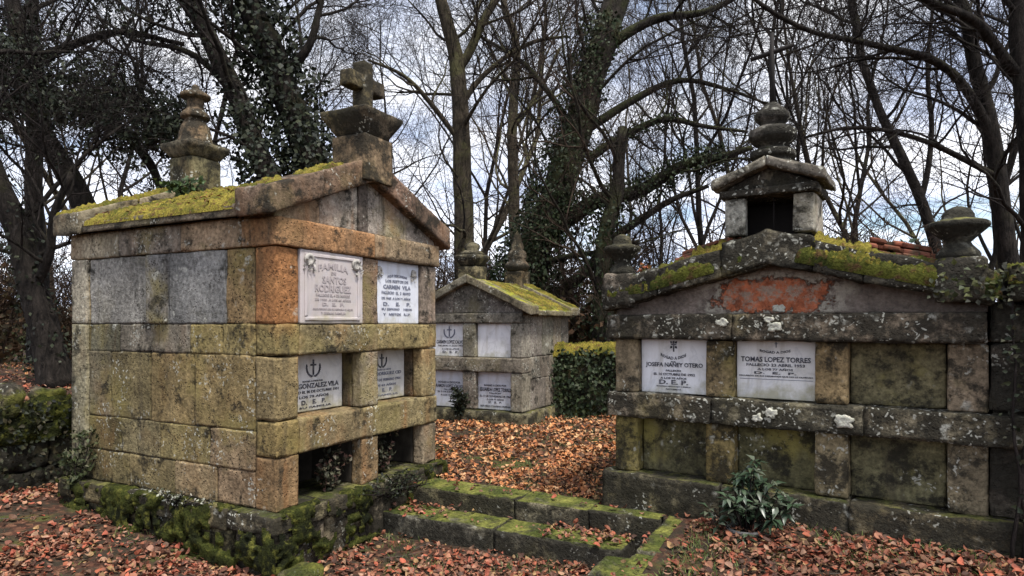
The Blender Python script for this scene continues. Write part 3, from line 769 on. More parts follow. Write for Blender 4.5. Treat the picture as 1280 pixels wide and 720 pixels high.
# ------------------------------------------------------------------ RIGHT TOMB
def right_tomb():
    T = thing('stone_tomb', 'wide dark tomb with a roof lantern, iron cross and red brick patch in its gable', 'tomb', PR, AR)
    W, D = 2.22, 2.0
    BR = (.20, .17, .125)
    mb = MB()
    for a, b in ((-.07, .78), (.78, 1.55), (1.55, 2.42)):
        block(mb, a + .0005, b - .0005, -.085, .3, .05, .535, var((.17, .145, .09), .1), r=.010, cell=.03, amp=.014, chip=.02)
    block(mb, -.05, 2.40, .302, D, .05, .53, (.15, .13, .09), cell=.2)
    mb.build('plinth', M['darkplinth'], T)
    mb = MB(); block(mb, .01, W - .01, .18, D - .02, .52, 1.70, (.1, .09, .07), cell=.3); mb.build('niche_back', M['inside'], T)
    for x in (0, W - .15):
        mb = MB()
        for z0, z1 in ((.54, .935), (.937, 1.107), (1.11, 1.66)):
            for a, b in ((.302, .9), (.9, 1.5), (1.5, D)): block(mb, x, x + .15, a + .003, b - .003, z0, z1, var(BR, .15), cell=.12, amp=.006)
        mb.build('side_wall', M['darkstone'], T)
    xs = ((0, .175), (.665, .851), (1.343, 1.53), (2.03, W))
    for (z0, z1), cs in (((.537, .934), ((.29, .235, .09), (.33, .25, .10), (.29, .235, .14), (.25, .205, .14))), ((1.109, 1.492), ((.29, .235, .15), (.27, .21, .12), (.31, .235, .13), (.25, .20, .14)))):
        for (a, b), t in zip(xs, cs):
            mb = MB(); block(mb, a, b, 0, .30, z0, z1, var(t, .06), cell=.045, amp=.007, chip=.012, r=.012); mb.build('post', M['pier'], T)
    for a, b, z0, z1, y in ((.178, .662, .54, .932, .10), (.854, 1.34, .54, .932, .10), (1.533, 2.027, .54, .932, .10), (1.533, 2.027, 1.112, 1.49, .085)):
        mb = MB(); block(mb, a, b, y, y + .06, z0, z1, var((.17, .15, .08), .12), cell=.05, amp=.006, r=.006); mb.build('niche_slab', M['slab'], T)
    mb = MB()
    for a, b in ((-.035, .72), (.72, 1.62), (1.62, 2.43)):
        block(mb, a + .001, b - .001, -.07, .3, .936, 1.107, var((.21, .18, .13), .08), cell=.028, amp=.010, chip=.022, r=.008)
    mb.build('ledge', M['ledge'], T)
    mb = MB()
    for a, b in ((-.03, .86), (.86, 2.21)):
        block(mb, a + .001, b - .001, -.075, .3, 1.494, 1.664, var((.185, .155, .115), .06), cell=.028, amp=.010, chip=.022, r=.008)
    mb.build('cornice', M['ledge'], T)
    xa = 1.09
    def under(x): return 1.975 - .245 * abs(x - xa)
    mb = MB()
    def wp(q): return (q.x, q.y, 1.666 + (q.z - 1.664) / .4 * max(.015, under(q.x) + .06 - 1.666))
    block(mb, -.0, W, .03, .3, 1.664, 2.064, (1, 1, 1), cell=.035, amp=.006, warp=wp)
    mb.build('gable', M['tympanum'], T)
    # raking cornice of rough blocks
    mb = MB()
    def wr(q): return (q.x, q.y, q.z + under(q.x) + .012 * noise.noise(V3((q.x * 4, q.y * 3, 1))))
    cuts = (-.06, .36, .80, xa + .26, 1.62, 2.24)
    for a, b in zip(cuts[:-1], cuts[1:]):
        block(mb, a + .001, b - .001, -.11, .34, 0, .19 if not (a < xa < b) else .225, var((.17, .15, .115), .08), cell=.026, amp=.016, chip=.03, r=.010, warp=wr)
    mb.build('raking_cornice', M['darkstone'], T)
    mb = MB()
    for a, b in ((-.05, xa), (xa, W + .05)): block(mb, a + .001, b - .001, .342, D, .06, .17, (.2, .12, .08), cell=.1, amp=.01, warp=wr)
    mb.build('roof_slab', M['darkstone'], T)
    # red tile courses that show where moss has slipped
    for x0, n in ((.44, 7), (1.60, 8)):
        mb = MB()
        for i in range(n):
            for j in range(3):
                a = x0 + i * .055 + rng.uniform(-.012, .012)
                zz = under(a) + .185 + j * .032 + rng.uniform(-.005, .005)
                if rng.random() < .15: continue
                def wt(q, a=a, zz=zz): return (q.x, q.y, q.z + zz - .245 * (q.x - a) * (1 if a > xa else -1))
                y = -.03 + rng.uniform(-.03, .04) + j * .03
                block(mb, a, a + .085, y, y + .3, 0, .028, var((.19, .07, .042), .35), r=.005, cell=.03, amp=.004, warp=wt)
        mb.build('roof_tiles', M['tile'], T)
    mb = MB()
    def rake(x0, x1, y0, y1, sgn, lo, th, sd, lift=.19, m=mb):
        def fn(u, v):
            x = x0 + (x1 - x0) * u; y = y0 + (y1 - y0) * v
            dr = max(0, .07 - (y - y0)) * 1.6
            return V3((x, y, under(x) + lift - dr)), V3((.24 * sgn, -.25 - dr * 5, .95))
        moss_sheet(m, fn, int((x1 - x0) / .012), int((y1 - y0) / .014), lo, th, sd)
    rake(-.03, .84, -.125, .5, -1, .12, .05, 31); rake(.58, .84, -.10, .5, -1, -.35, .07, 33)
    rake(1.33, 2.26, -.125, .5, 1, .1, .05, 37); rake(1.32, 1.66, -.12, .5, 1, -.4, .085, 39)
    mb.build('roof_moss', M['moss'], T)
    m2 = MB()
    rake(-.05, .95, -.13, .4, -1, -.15, .04, 71, .18, m2); rake(1.25, 2.28, -.13, .4, 1, -.2, .04, 77, .18, m2)
    m2.build('roof_moss', M['moss_dark'], T)
    # lantern
    L = MB(); z0 = 2.175
    tl = (.33, .31, .26)
    block(L, .812, .940, -.06, .02, z0, 2.415, var(tl, .06), cell=.035, amp=.006)
    block(L, 1.228, 1.348, -.06, .02, z0, 2.415, var(tl, .06), cell=.035, amp=.006)
    block(L, .812, .85, .022, .30, z0, 2.415, var(tl, .06), cell=.05, amp=.006)
    block(L, 1.31, 1.348, .022, .30, z0, 2.415, var(tl, .06), cell=.05, amp=.006)
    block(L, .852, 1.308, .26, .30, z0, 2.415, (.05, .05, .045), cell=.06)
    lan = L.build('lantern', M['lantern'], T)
    b_ = MB(); block(b_, .853, 1.307, .235, .258, z0, 2.414, (.02, .02, .02), cell=.1); b_.build('lantern_shade_plate', M['iron'], lan)  # added plate in iron black, painting the shade inside the opening
    b_ = MB(); block(b_, .785, 1.375, -.10, .32, 2.417, 2.468, (.22, .19, .15), cell=.04, amp=.008, chip=.015); b_.build('eave_slab', M['darkstone'], lan)
    b_ = MB()
    def wg(q): return (q.x, q.y, 2.469 + (q.z - 2.469) * max(.06, 1 - abs(q.x - 1.083) / .30))
    block(b_, .82, 1.345, -.05, .28, 2.469, 2.60, (.16, .14, .11), cell=.04, amp=.004, warp=wg); b_.build('small_gable', M['darkstone'], lan)
    b_ = MB()
    def wl(q): return (q.x, q.y, q.z + 2.595 - .36 * abs(q.x - 1.083))
    block(b_, .745, 1.082, -.14, .36, 0, .062, (.22, .20, .16), cell=.04, amp=.009, chip=.016, warp=wl)
    block(b_, 1.084, 1.42, -.14, .36, 0, .062, (.19, .17, .14), cell=.04, amp=.009, chip=.016, warp=wl)
    b_.build('lantern_roof', M['lantern'], lan)
    b_ = MB(); tube(b_, [V3((1.10, .02, z0)), V3((1.10, .02, 2.416))], [.004, .004], 6, (1, 1, 1)); b_.build('rod', M['iron'], lan)
    b_ = MB(); zb = 2.60; cy = .12
    PROF = [(.135, 0), (.137, .055), (.125, .062), (.112, .068), (.114, .085), (.138, .092), (.142, .097), (.142, .125), (.136, .131), (.098, .15), (.084, .158), (.084, .168), (.115, .185), (.145, .215), (.15, .222), (.15, .262), (.145, .268), (.095, .295), (.072, .302), (.072, .312), (.098, .335), (.108, .345), (.108, .378), (.103, .384), (.088, .388), (.086, .40), (.05, .44), (.022, .462), (0, .466)]
    lathe(b_, 1.07, cy, [(r, zb + z) for r, z in PROF], (.12, .11, .095), 26, .006, square=.2)
    fin = b_.build('finial', M['darkstone'], T)
    b_ = MB(); zc = zb + .44
    tube(b_, [V3((1.07, cy, zc)), V3((1.069, cy, zc + .25)), V3((1.067, cy, zc + .48))], [.019, .017, .013], 8, (1, 1, 1))
    tube(b_, [V3((.93, cy + .005, zc + .335)), V3((1.06, cy + .006, zc + .352)), V3((1.205, cy + .004, zc + .375))], [.014, .018, .014], 8, (1, 1, 1))
    b_.build('iron_cross', M['iron'], fin)
    # urns on their blocks
    for cx, s, zb, lab in ((.055, .95, 1.735, 'small round urn on the far corner block'), (2.08, 1.08, 1.74, 'mossy dark urn on the near corner block')):
        b_ = MB()
        block(b_, cx - .10 * s, cx + .12 * s, -.12, .13, zb - .02, zb + .225, var((.2, .17, .13), .1), cell=.035, amp=.012, chip=.02, r=.018)
        blk = b_.build('urn_block', M['darkstone'], T)
        b_ = MB(); z = zb + .22
        lathe(b_, cx, .0, [(.10 * s, z), (.10 * s, z + .03), (.09 * s, z + .045), (.06 * s, z + .08), (.055 * s, z + .095), (.085 * s, z + .125), (.135 * s, z + .175), (.14 * s, z + .182), (.14 * s, z + .20), (.13 * s, z + .208), (.085 * s, z + .222), (.072 * s, z + .228), (.072 * s, z + .25), (.055 * s, z + .28), (.02 * s, z + .297), (0, z + .30)], (.09, .085, .065), 26, .004)
        o = b_.build('urn', M['darkplinth'], blk); o['label'] = lab
    # lichen rosettes, thin pale crusts
    for x, z, r in ((.80, 1.61, .032), (1.12, 1.585, .040), (1.09, 1.628, .026), (1.125, 1.70, .035), (1.02, 1.0, .03), (1.10, 1.035, .036), (1.52, 1.02, .05)):
        b_ = MB(); y = -.086 if z < 1.67 else .024
        K = 26; rings = []
        for q_ in range(5):
            rg = []
            for s_ in range(K):
                th = s_ / K * 2 * math.pi; q = r * (1 + .55 * noise.noise(V3((x * 9 + math.cos(th) * 1.6, math.sin(th) * 1.6, z * 7))) + .2 * noise.noise(V3((th * 4, x * 30, 2)))) * (1, .97, .75, .5, .2)[q_]
                px_, pz_ = x + math.cos(th) * q * 1.1, z + math.sin(th) * q * .85
                rg.append(b_.vert((px_, y + (.02, -.001, -.006, -.005, -.003)[q_] + .003 * noise.noise(V3((px_ * 60, 1, pz_ * 60))), pz_), var((.44, .43, .36), .15)))
            rings.append(rg)
        for A_, B_ in zip(rings[:-1], rings[1:]):
            for s_ in range(K):
                t = (s_ + 1) % K; b_.face(A_[s_], A_[t], B_[t], B_[s_])
        b_.face(*rings[-1])
        b_.build('lichen_patch', M['lichen'], T)
    # plaques
    p = plaque(T, .178, .662, 1.110, 1.492, .065, M['marble'], label='white plaque with a cross and black lettering', th=.1)
    emblem(p, .242, .325, .045, M['ink'], wreath=False)
    b_ = MB()
    for i in range(4):
        a = math.radians(45 + 90 * i)
        leaf4(b_, V3((.242 + math.cos(a) * .012, -.005, .343 + math.sin(a) * .012)), V3((math.cos(a), 0, math.sin(a))), V3((0, 1, 0)), .026, .02, (1, 1, 1))
    b_.build('ornament', M['ink'], p)
    lettering('lettering', [('ROGAD A DIOS', .24, .248, .185, .022, .026), ('POR', .24, .222, .035, .012, 0), ('JOSEFA NANEY OTERO', .242, .197, .415, .040, 0), ('FALLECIO', .24, .160, .11, .014, 0), ('EL 16 OCTUBRE DE 1952', .245, .134, .30, .018, 0), ('A LOS 78 AÑOS', .24, .108, .19, .018, 0), ('D. E. P.', .24, .078, .21, .032, 0), ('SU ESPOSO HIJOS E HIJAS Y FAMILIA', .24, .047, .25, .010, 0), ('RECUERDO', .24, .028, .11, .009, 0)], p, M['ink'])
    p = plaque(T, .854, 1.34, 1.110, 1.492, .07, M['marble_dirty'], label='white plaque with black lettering, stained along its foot', th=.1)
    emblem(p, .25, .352, .022, M['ink_worn'], wreath=False)
    lettering('lettering', [('ROGAD A DIOS', .243, .305, .19, .017, .012), ('TOMAS LOPEZ TORRES', .243, .258, .43, .034, 0), ('FALLECIO 23 ABRIL 1953', .243, .222, .36, .019, 0), ('A LOS 77 AÑOS', .243, .195, .22, .018, 0), ('D.  E.  P.', .243, .170, .26, .016, 0), ('RECUERDO DE SUS HERMANOS QUE NO LE OLVIDAN', .243, .148, .45, .011, 0)], p, M['ink'])
    b_ = MB(); block(b_, .02, .47, -.003, .001, .127, .130, (1, 1, 1), r=.0005, cell=.2, amp=0, chip=0); b_.build('rule_line', M['ink_worn'], p)
    return T
TR = right_tomb()

# ------------------------------------------------------------------ steps, kerb, low walls
def in_frame(name, label, cat, mat, boxes, P=PL, A=AL, group=None, **kw):
    mb = MB()
    for b in boxes:
        block(mb, *b[:6], b[6] if len(b) > 6 else (.17, .15, .10), **kw)
    o = mb.build(name, mat); o.location = P; o.rotation_euler = (0, 0, A)
    return tag(o, label, cat, group)
in_frame('stone_step', 'upper mossy stone step edging the leafy terrace beside the tall tomb', 'step', M['step'],
         [(1.34, 1.66, -1.02, -.03, -.1, .288, (.19, .17, .1)), (1.335, 1.645, -1.60, -1.023, -.1, .285, (.18, .16, .11)), (1.335, 1.50, -2.115, -1.603, -.1, .292, (.17, .155, .11))], cell=.035, amp=.009, chip=.025, r=.008)
in_frame('stone_step', 'lower stone step with red leaves lying on its tread', 'step', M['step'],
         [(1.03, 1.333, -1.0, -.03, -.2, .150, (.15, .14, .11)), (1.035, 1.331, -1.94, -1.003, -.2, .148, (.14, .13, .10))], cell=.035, amp=.009, chip=.025, r=.008)
in_frame('stone_kerb', 'long stone kerb running forward from the end of the steps', 'kerb', M['step'],
         [(.72, 1.52, -2.335, -2.13, -.2, .285, (.2, .185, .13)), (-.2, .717, -2.34, -2.12, -.2, .265, (.2, .18, .12))], cell=.035, amp=.009, chip=.025, r=.008)
in_frame('stone_block', 'rough mossy block at the foot of the kerb by the lower step', 'stone', M['step'],
         [(.62, 1.02, -2.11, -1.84, -.2, .125, (.19, .18, .12))], cell=.04, amp=.018, chip=.03, r=.04)
def corner_stone():
    b = MB(); block(b, -.14, .10, -.34, -.12, -.2, .10, (.2, .18, .1), cell=.03, amp=.02, chip=.03, r=.05)
    o = b.build('stone_block', M['plinth']); o.location = PL; o.rotation_euler = (0, 0, AL)
    tag(o, 'low moss capped stone at the near corner of the tall tomb', 'stone')
corner_stone()
def leaf_cloud(mb, n, fn, L, pal, r2, droop=.3, up=V3((0, 0, 1)), four=False):
    for _ in range(n):
        p, out = fn()
        d = (rvec(r2) + V3(out) * .6 + V3((0, 0, -droop))).normalized()
        s = L * r2.uniform(.6, 1.25)
        (leaf4 if four else leaf)(mb, V3(p), d, (V3(out) + rvec(r2) * .5).normalized(), s, s * r2.uniform(.6, .85), var(r2.choice(pal), .25, r2))
IVY = [(.020, .032, .012), (.027, .040, .015), (.015, .023, .010), (.038, .046, .02)]
DARKLEAF = [(.014, .019, .011), (.02, .026, .014), (.011, .014, .009), (.03, .035, .018)]

# bank wall behind the tall tomb
def bank_wall():
    mb = MB()
    r2 = random.Random(5)
    for k, (z0, z1) in enumerate(((.05, .40), (.40, .66), (.66, .90))):
        x = -2.6 + r2.uniform(0, .3)
        while x < 2.4:
            w = r2.uniform(.3, .6)
            o = r2.uniform(-.03, .03)
            block(mb, x + .006, x + w - .006, 2.74 + o + k * .02, 3.0, z0 + .006, z1 - .004, var((.045, .04, .03), .15, r2), r=.02, cell=.04, amp=.03, chip=.04)
            x += w
    T = thing('retaining_wall', 'dark rough retaining wall holding back the wooded bank behind the tall tomb', 'wall', PL, AL)
    mb.build('stonework', M['drywall'], T)
    m2 = MB()
    moss_sheet(m2, lambda u, v: (V3((-2.6 + u * 5, 2.72 + .28 * max(0, v * 1.9 - .9), .92 - .6 * max(0, .5 - v))), V3((0, -1 + .8 * v, .2 + v))), 150, 30, -.1, .07, 61)
    m2.build('moss', M['moss_black'], T)
    m3 = MB()
    leaf_cloud(m3, 2600, lambda: ((r2.uniform(-2.4, 2.3), 2.70 - r2.random() ** 2 * .10, .12 + .85 * r2.random() ** .8), (0, -1, .1)), .045, [(.016, .02, .010), (.024, .026, .012), (.010, .012, .008), (.04, .034, .018)], r2)
    m3.build('creeper', M['ivy'], T)
bank_wall()
for x, y, s, lab in ((-.30, 2.92, .26, 'rounded boulder with green moss sitting on the bank wall'), (.28, 3.1, .13, 'small mossy stone among leaves on top of the bank wall')):
    b = MB(); block(b, -s, s, -s * .7, s * .7, -s * .5, s * .62, (.14, .12, .09), r=s * .3, cell=.04, amp=.05, chip=.05)
    o = b.build('boulder', M['plinth']); X, Y = loc2w(x, y); o.location = (X, Y, .95); o.rotation_euler = (0, 0, .6)
    tag(o, lab, 'boulder')

def garden_wall():
    T = thing('garden_wall', 'low ivy clad wall with a bright mossy top between the small tomb and the wide tomb', 'wall', (.62, 9.45, .25), math.radians(-4))
    mb = MB()
    for a, b in ((0, .9), (.9, 1.9), (1.9, 3.0)): block(mb, a + .003, b - .003, 0, .4, -.2, .98, (.1, .09, .06), cell=.09, amp=.03, r=.04)
    mb.build('wall', M['plinth'], T)
    m2 = MB(); moss_sheet(m2, lambda u, v: (V3((-.05 + u * 3.1, -.06 + v * .5, .98 - 1.2 * max(0, .12 - v) + .05 * noise.noise(V3((u * 9, v, 3))))), V3((0, -.25, 1))), 120, 24, -.6, .10, 44, edge=False)
    m2.build('moss', M['moss'], T)
    m3 = MB(); r2 = random.Random(3)
    def wallp():
        x = r2.uniform(-.1, 3); z = r2.uniform(0, 1.0 + .1 * noise.noise(V3((x * 3, 1, 1))))
        return (x, .0 - r2.random() ** 1.5 * (.12 + .22 * max(0, noise.noise(V3((x * 2.2, z * 2.5, 5))) + .3)) + .12 * sm(.85, 1.1, z), z), (0, -1, .3)
    leaf_cloud(m3, 3400, wallp, .07, IVY, r2)
    m3.build('ivy', M['ivy'], T)
garden_wall()

def ivy_pillar():
    T = thing('stone_pillar', 'dark lichen stained masonry pillar with a mossy cap at the near end of the wide tomb', 'pillar', PR, AR)
    mb = MB()
    for z0, z1 in ((.1, .55), (.55, .95), (.95, 1.12), (1.12, 1.5), (1.5, 1.72)):
        block(mb, 2.226, 3.0, -.02, .5, z0 + .002, z1 - .002, var((.085, .075, .058), .12), cell=.035, amp=.014, chip=.03, r=.01)
    block(mb, 2.30, 3.06, -.13, .55, 1.722, 1.90, (.11, .10, .075), cell=.035, amp=.02, chip=.03, r=.015)
    mb.build('shaft', M['darkplinth'], T)
    m2 = MB()
    moss_sheet(m2, lambda u, v: (V3((2.29 + u * .78, -.14 + v * .7, 1.895 - max(0, .12 - v) * .5)), V3((-.2, -.2, 1))), 60, 54, -.3, .05, 51)
    m2.build('moss', M['moss_dark'], T)
ivy_pillar()
def ivy_plant():
    r2 = random.Random(8); m3 = MB()
    def f():
        z = r2.uniform(.25, 1.86) if r2.random() < .8 else r2.uniform(1.2, 1.9)
        q = 2.28 + .12 * noise.noise(V3((z * 3, 2, 2))) + (.05 if z < 1.0 else -.03)
        x = q + r2.random() ** .8 * .5
        return (x, -.10 - r2.random() ** 2 * .10 - .03 * (x > 2.4), z), (-.2, -1, .1)
    leaf_cloud(m3, 800, f, .034, [(.018, .024, .012), (.03, .036, .016), (.013, .015, .01), (.05, .05, .03)], r2)
    def f2():
        x = r2.uniform(1.95, 2.7); return (x, -.12 - r2.random() * .07, 1.72 + r2.random() * .2), (0, -1, .3)
    leaf_cloud(m3, 160, f2, .034, [(.03, .036, .014), (.06, .065, .02), (.02, .02, .012)], r2)
    st = MB()
    for i in range(9):
        x = 2.32 + i * .05; pts = [V3((x + .05 * noise.noise(V3((i, z * 2, 0))), -.115, z)) for z in np.linspace(.3, 1.8, 12)]
        tube(st, pts, [.012 - .0007 * j for j in range(12)], 5, (1, 1, 1))
    T = thing('ivy_plant', 'dark ivy climbing over the near end posts and ledge of the wide tomb', 'ivy', PR, AR)
    m3.build('foliage', M['ivy'], T); st.build('stem', M['twig'], T)
ivy_plant()

# ------------------------------------------------------------------ plants
def shrub():
    X, Y = 1.44, 3.98; z = H(X, Y)
    P = thing('plant_pot', 'low grey pot sunk among leaves before the wide tomb', 'pot', (X - .03, Y - .02, z - .105))
    b = MB(); lathe(b, 0, 0, [(.075, 0), (.085, .06), (.10, .11), (.107, .115), (.107, .135), (.09, .135), (.085, .10), (0, .10)], (1, 1, 1), 22, .002); b.build('pot', M['pot'], P)
    T = thing('leafy_shrub', 'glossy green rhododendron like shrub growing from a grey pot before the wide tomb', 'shrub', (X, Y, z - .015))
    r2 = random.Random(21); lf = MB(); st = MB()
    tips = []
    for i in range(46):
        a = r2.uniform(0, 6.28); rad = r2.uniform(.04, .27); h = r2.uniform(.06, .36) * (1.15 - rad * 1.6)
        tips.append((math.cos(a) * rad, math.sin(a) * rad * .8, h))
    tips += [(.0, -.05, .42), (.03, -.03, .47), (-.04, 0, .38)]
    for tx, ty, tz in tips:
        e = V3((tx, ty, tz)); m = e * .5 + V3((0, 0, -.03))
        tube(st, [V3((tx * .1, ty * .1, -.02)), m, e], [.005, .004, .003], 5, (1, 1, 1))
        n = r2.randint(8, 12)
        for j in range(n):
            a = 6.28 * j / n + r2.uniform(-.3, .3); el = r2.uniform(-.5, .6)
            d = V3((math.cos(a) * math.cos(el), math.sin(a) * math.cos(el), math.sin(el)))
            L = r2.uniform(.055, .095)
            leaf(lf, e - V3((0, 0, r2.uniform(0, .05))), d, V3((0, 0, 1)) + rvec(r2) * .4, L, L * r2.uniform(.32, .44), var(r2.choice([(.03, .05, .027), (.04, .065, .035), (.02, .034, .018), (.075, .09, .06)]), .25, r2), .18, .25)
    lf.build('foliage', M['plant'], T); st.build('stem', M['twig'], T)
shrub()

def small_plant(name, label, cat, P, A, at, n, R, L, pal, seed, stems=6, mat='ivy', squash=1.0, group=None):
    T = thing(name, label, cat, P, A, group); r2 = random.Random(seed); lf = MB(); st = MB()
    at = V3(at); ends = []
    for i in range(stems):
        e = at + V3((r2.uniform(-1, 1) * R[0], r2.uniform(-1, 1) * R[1], R[2] * r2.uniform(.5, 1)))
        m = (at + e) * .5 + rvec(r2) * R[0] * .2
        tube(st, [at, m, e], [.006, .004, .002], 5, (1, 1, 1)); ends += [m, e, (m + e) * .5, (at + m) * .5]
    for _ in range(n):
        c = r2.choice(ends); p = c + rvec(r2) * min(R[0], .16) * .3 * r2.random()
        leaf(lf, p, (rvec(r2) + V3((0, -.3, .2))), rvec(r2), L * r2.uniform(.6, 1.2), L * r2.uniform(.4, .7), var(r2.choice(pal), .25, r2))
    lf.build('foliage', M[mat], T); st.build('stem', M['twig'], T)
    return T
DRY = [(.05, .05, .03), (.03, .033, .018), (.09, .075, .05), (.12, .065, .05), (.025, .025, .015)]
small_plant('dried_bouquet', 'withered bouquet of leaves standing in the lowest left niche of the tall tomb', 'bouquet', PL, AL, (.60, .13, .40), 420, (.14, .08, .27), .045, DRY, 4, 9)
small_plant('dried_bouquet', 'withered bouquet of leaves in the lowest right niche of the tall tomb', 'bouquet', PL, AL, (1.22, .13, .40), 380, (.13, .08, .33), .042, DRY, 5, 9)
small_plant('dark_shrub', 'small dark shrub growing at the foot of the small grey tomb', 'shrub', PM, AM, (.74, -.16, .36), 420, (.15, .08, .36), .06, DARKLEAF, 6, 9)
small_plant('weed', 'weedy ivy tuft growing beside the pinnacle on the mossy roof', 'weed', PL, AL, (.62, 1.75, 2.66), 170, (.16, .14, .16), .07, [(.05, .08, .03), (.09, .12, .04), (.03, .05, .02)], 7, 8)
small_plant('weed', 'straggly weed growing against the far lower corner of the tall tomb', 'weed', PL, AL, (-.10, 2.05, .30), 420, (.13, .2, .5), .05, [(.03, .04, .015), (.05, .06, .025), (.09, .09, .05)], 9, 12)
small_plant('weed', 'pale flecked weed trailing along the mossy plinth of the tall tomb', 'weed', PL, AL, (-.10, .85, .36), 260, (.05, .42, .1), .028, [(.35, .35, .28), (.05, .05, .03), (.45, .44, .38), (.03, .035, .018)], 10, 18)
small_plant('weed', 'dark creeper hanging along the front plinth of the tall tomb', 'weed', PL, AL, (1.15, -.09, .30), 420, (.5, .03, .10), .034, [(.02, .026, .012), (.04, .045, .02), (.012, .014, .009)], 12, 26)
small_plant('weed', 'small russet weed rooted on the roof edge beside the far urn', 'weed', PR, AR, (.24, -.03, 1.93), 60, (.05, .04, .09), .03, [(.35, .11, .05), (.28, .12, .05), (.10, .10, .03)], 13, 5)
small_plant('weed', 'green tuft sprouting behind the right roof slope near the lantern', 'weed', PR, AR, (1.75, .55, 1.98), 130, (.14, .1, .14), .05, [(.03, .06, .035), (.05, .08, .045)], 14, 7)

# ------------------------------------------------------------------ fallen leaves and grass
def px(X, Y, Z): return 640 + X / Y * 817, 405 - (Z - 1.6) / Y * 817
def blocked(X, Y, m=.0):
    x, y = w2loc(X, Y)
    if -.08 - m < x < 1.88 + m and -.06 - m < y < 2.25: return True
    if 2.72 < y < 2.9 and x < 2.4: return True
    x, y = w2f(X, Y, PR, AR)
    if -.06 < x < 3.0 and -.07 < y < 2: return True
    x, y = w2f(X, Y, PM, AM)
    return -.07 < x < 1.69 and -.08 < y < 1.63
def top(X, Y):
    """ground, tread or kerb height, and how likely a leaf stays there"""
    x, y = w2loc(X, Y)
    if -2.34 < y < -2.12 and -.2 < x < 1.52: return .29, .12
    if -2.115 < y < -.03 and 1.335 < x < (1.65 if y > -1.6 else 1.5): return .296, .06
    if -1.95 < y < -.03 and 1.03 < x < 1.334: return .155, .5 if (y > -.55 or y < -1.35) else .12
    return H(X, Y), 1
RED = [(.20, .072, .040), (.26, .105, .06), (.13, .048, .03), (.27, .125, .075), (.075, .036, .024), (.30, .17, .11), (.17, .085, .05), (.10, .055, .035), (.30, .085, .045), (.26, .07, .04), (.25, .15, .07)]
ORG = [(.40, .16, .06), (.46, .21, .085), (.30, .11, .045), (.48, .28, .14), (.19, .08, .04), (.36, .20, .10), (.12, .06, .035)]
def oak_leaf(mb, p, d, up, L, W, tint, fold, curl):
    d = d.normalized(); s = d.cross(up).normalized(); u = s.cross(d)
    mid, lf, rt = [], [], []
    for t, w in ((0, .05), (.28, .85), (.62, 1), (.86, .55)):
        c = p + d * (L * t) + u * (curl * L * (t - .4) ** 2 * 2)
        mid.append(mb.vert(c, tint)); e = W * .5 * w
        lf.append(mb.vert(c + s * e + u * (fold * e * 1.6), tint)); rt.append(mb.vert(c - s * e + u * (fold * e * 1.2), tint))
    tip = mb.vert(p + d * L + u * (curl * L * .72), tint)
    for i in range(3):
        mb.face(mid[i], mid[i + 1], lf[i + 1], lf[i]); mb.face(mid[i], rt[i], rt[i + 1], mid[i + 1])
    mb.face(mid[3], tip, lf[3]); mb.face(mid[3], rt[3], tip)
lv = MB(); r2 = random.Random(77); cnt = 0
while cnt < 84000:
    Y = 2.9 + 12 * r2.random() ** 1.7; X = r2.uniform(-1.05, 1.05) * Y
    if blocked(X, Y): continue
    z, pr = top(X, Y)
    ax, ay = px(X, Y, z)
    if ay > 800 or ax < -150 or ax > 1430: continue
    x, y = w2loc(X, Y)
    dn = noise.noise(V3((X * 1.6, Y * 1.6, 7))) + .5 * noise.noise(V3((X * 4.5, Y * 4.5, 2)))
    vr, wr_ = w2f(X, Y, PR, AR)
    right = (y < -2.12 and wr_ < 0)
    gp = noise.noise(V3((X * 1.7 + 5, Y * 1.7, 3))) + .4 * noise.noise(V3((X * 6, Y * 6, 2)))
    keep = pr * (.12 + .88 * sm(-.5, .2, dn + (.15 if x > 1.6 and not right else .03))) * (1 - .75 * sm(.08, .4, gp))
    if right: keep *= .72
    if y > 2.85 and x < 3: keep *= .3
    if r2.random() > keep: continue
    cnt += 1
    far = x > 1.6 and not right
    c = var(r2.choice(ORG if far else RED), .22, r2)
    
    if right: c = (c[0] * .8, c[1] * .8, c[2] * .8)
    L = (.018 + .042 * r2.random() ** 1.5) * (1.2 if Y > 6 else 1)
    a = r2.uniform(0, 6.283); tl = r2.gauss(0, .38)
    d = V3((math.cos(a), math.sin(a), tl)); upv = V3((r2.gauss(0, .35), r2.gauss(0, .35), 1))
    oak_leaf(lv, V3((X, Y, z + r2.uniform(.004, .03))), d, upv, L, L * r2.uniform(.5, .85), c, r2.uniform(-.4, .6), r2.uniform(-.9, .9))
for _ in range(420):
    Y = 2.9 + 8 * r2.random() ** 1.6; X = r2.uniform(-1, 1) * Y
    if blocked(X, Y, .1) or top(X, Y)[1] < 1: continue
    a = r2.uniform(0, 6.28); l = r2.uniform(.06, .3); p0 = V3((X, Y, H(X, Y) + .02)); d = V3((math.cos(a), math.sin(a), r2.uniform(-.1, .2))) * l
    i0 = len(lv.v); tube(lv, [p0, p0 + d * .5 + rvec(r2) * l * .08, p0 + d], [.004, .003, .0015], 4, var((.05, .04, .03), .3, r2), cap=False)
# a few caught on ledges and roofs
for _ in range(150):
    u, v = r2.uniform(-.08, .85), r2.uniform(.3, 1.9); X, Y = loc2w(u, v)
    leaf(lv, V3((X, Y, 2.275 + .39 * (u + .12) + .11)), V3((r2.gauss(0, 1), r2.gauss(0, 1), .1)), V3((0, 0, 1)), .05, .03, var((.28, .10, .05), .3, r2))
tag(lv.build('fallen_leaves', M['leafdry'], smooth=False), 'red and orange fallen leaves', None, None, 'stuff')

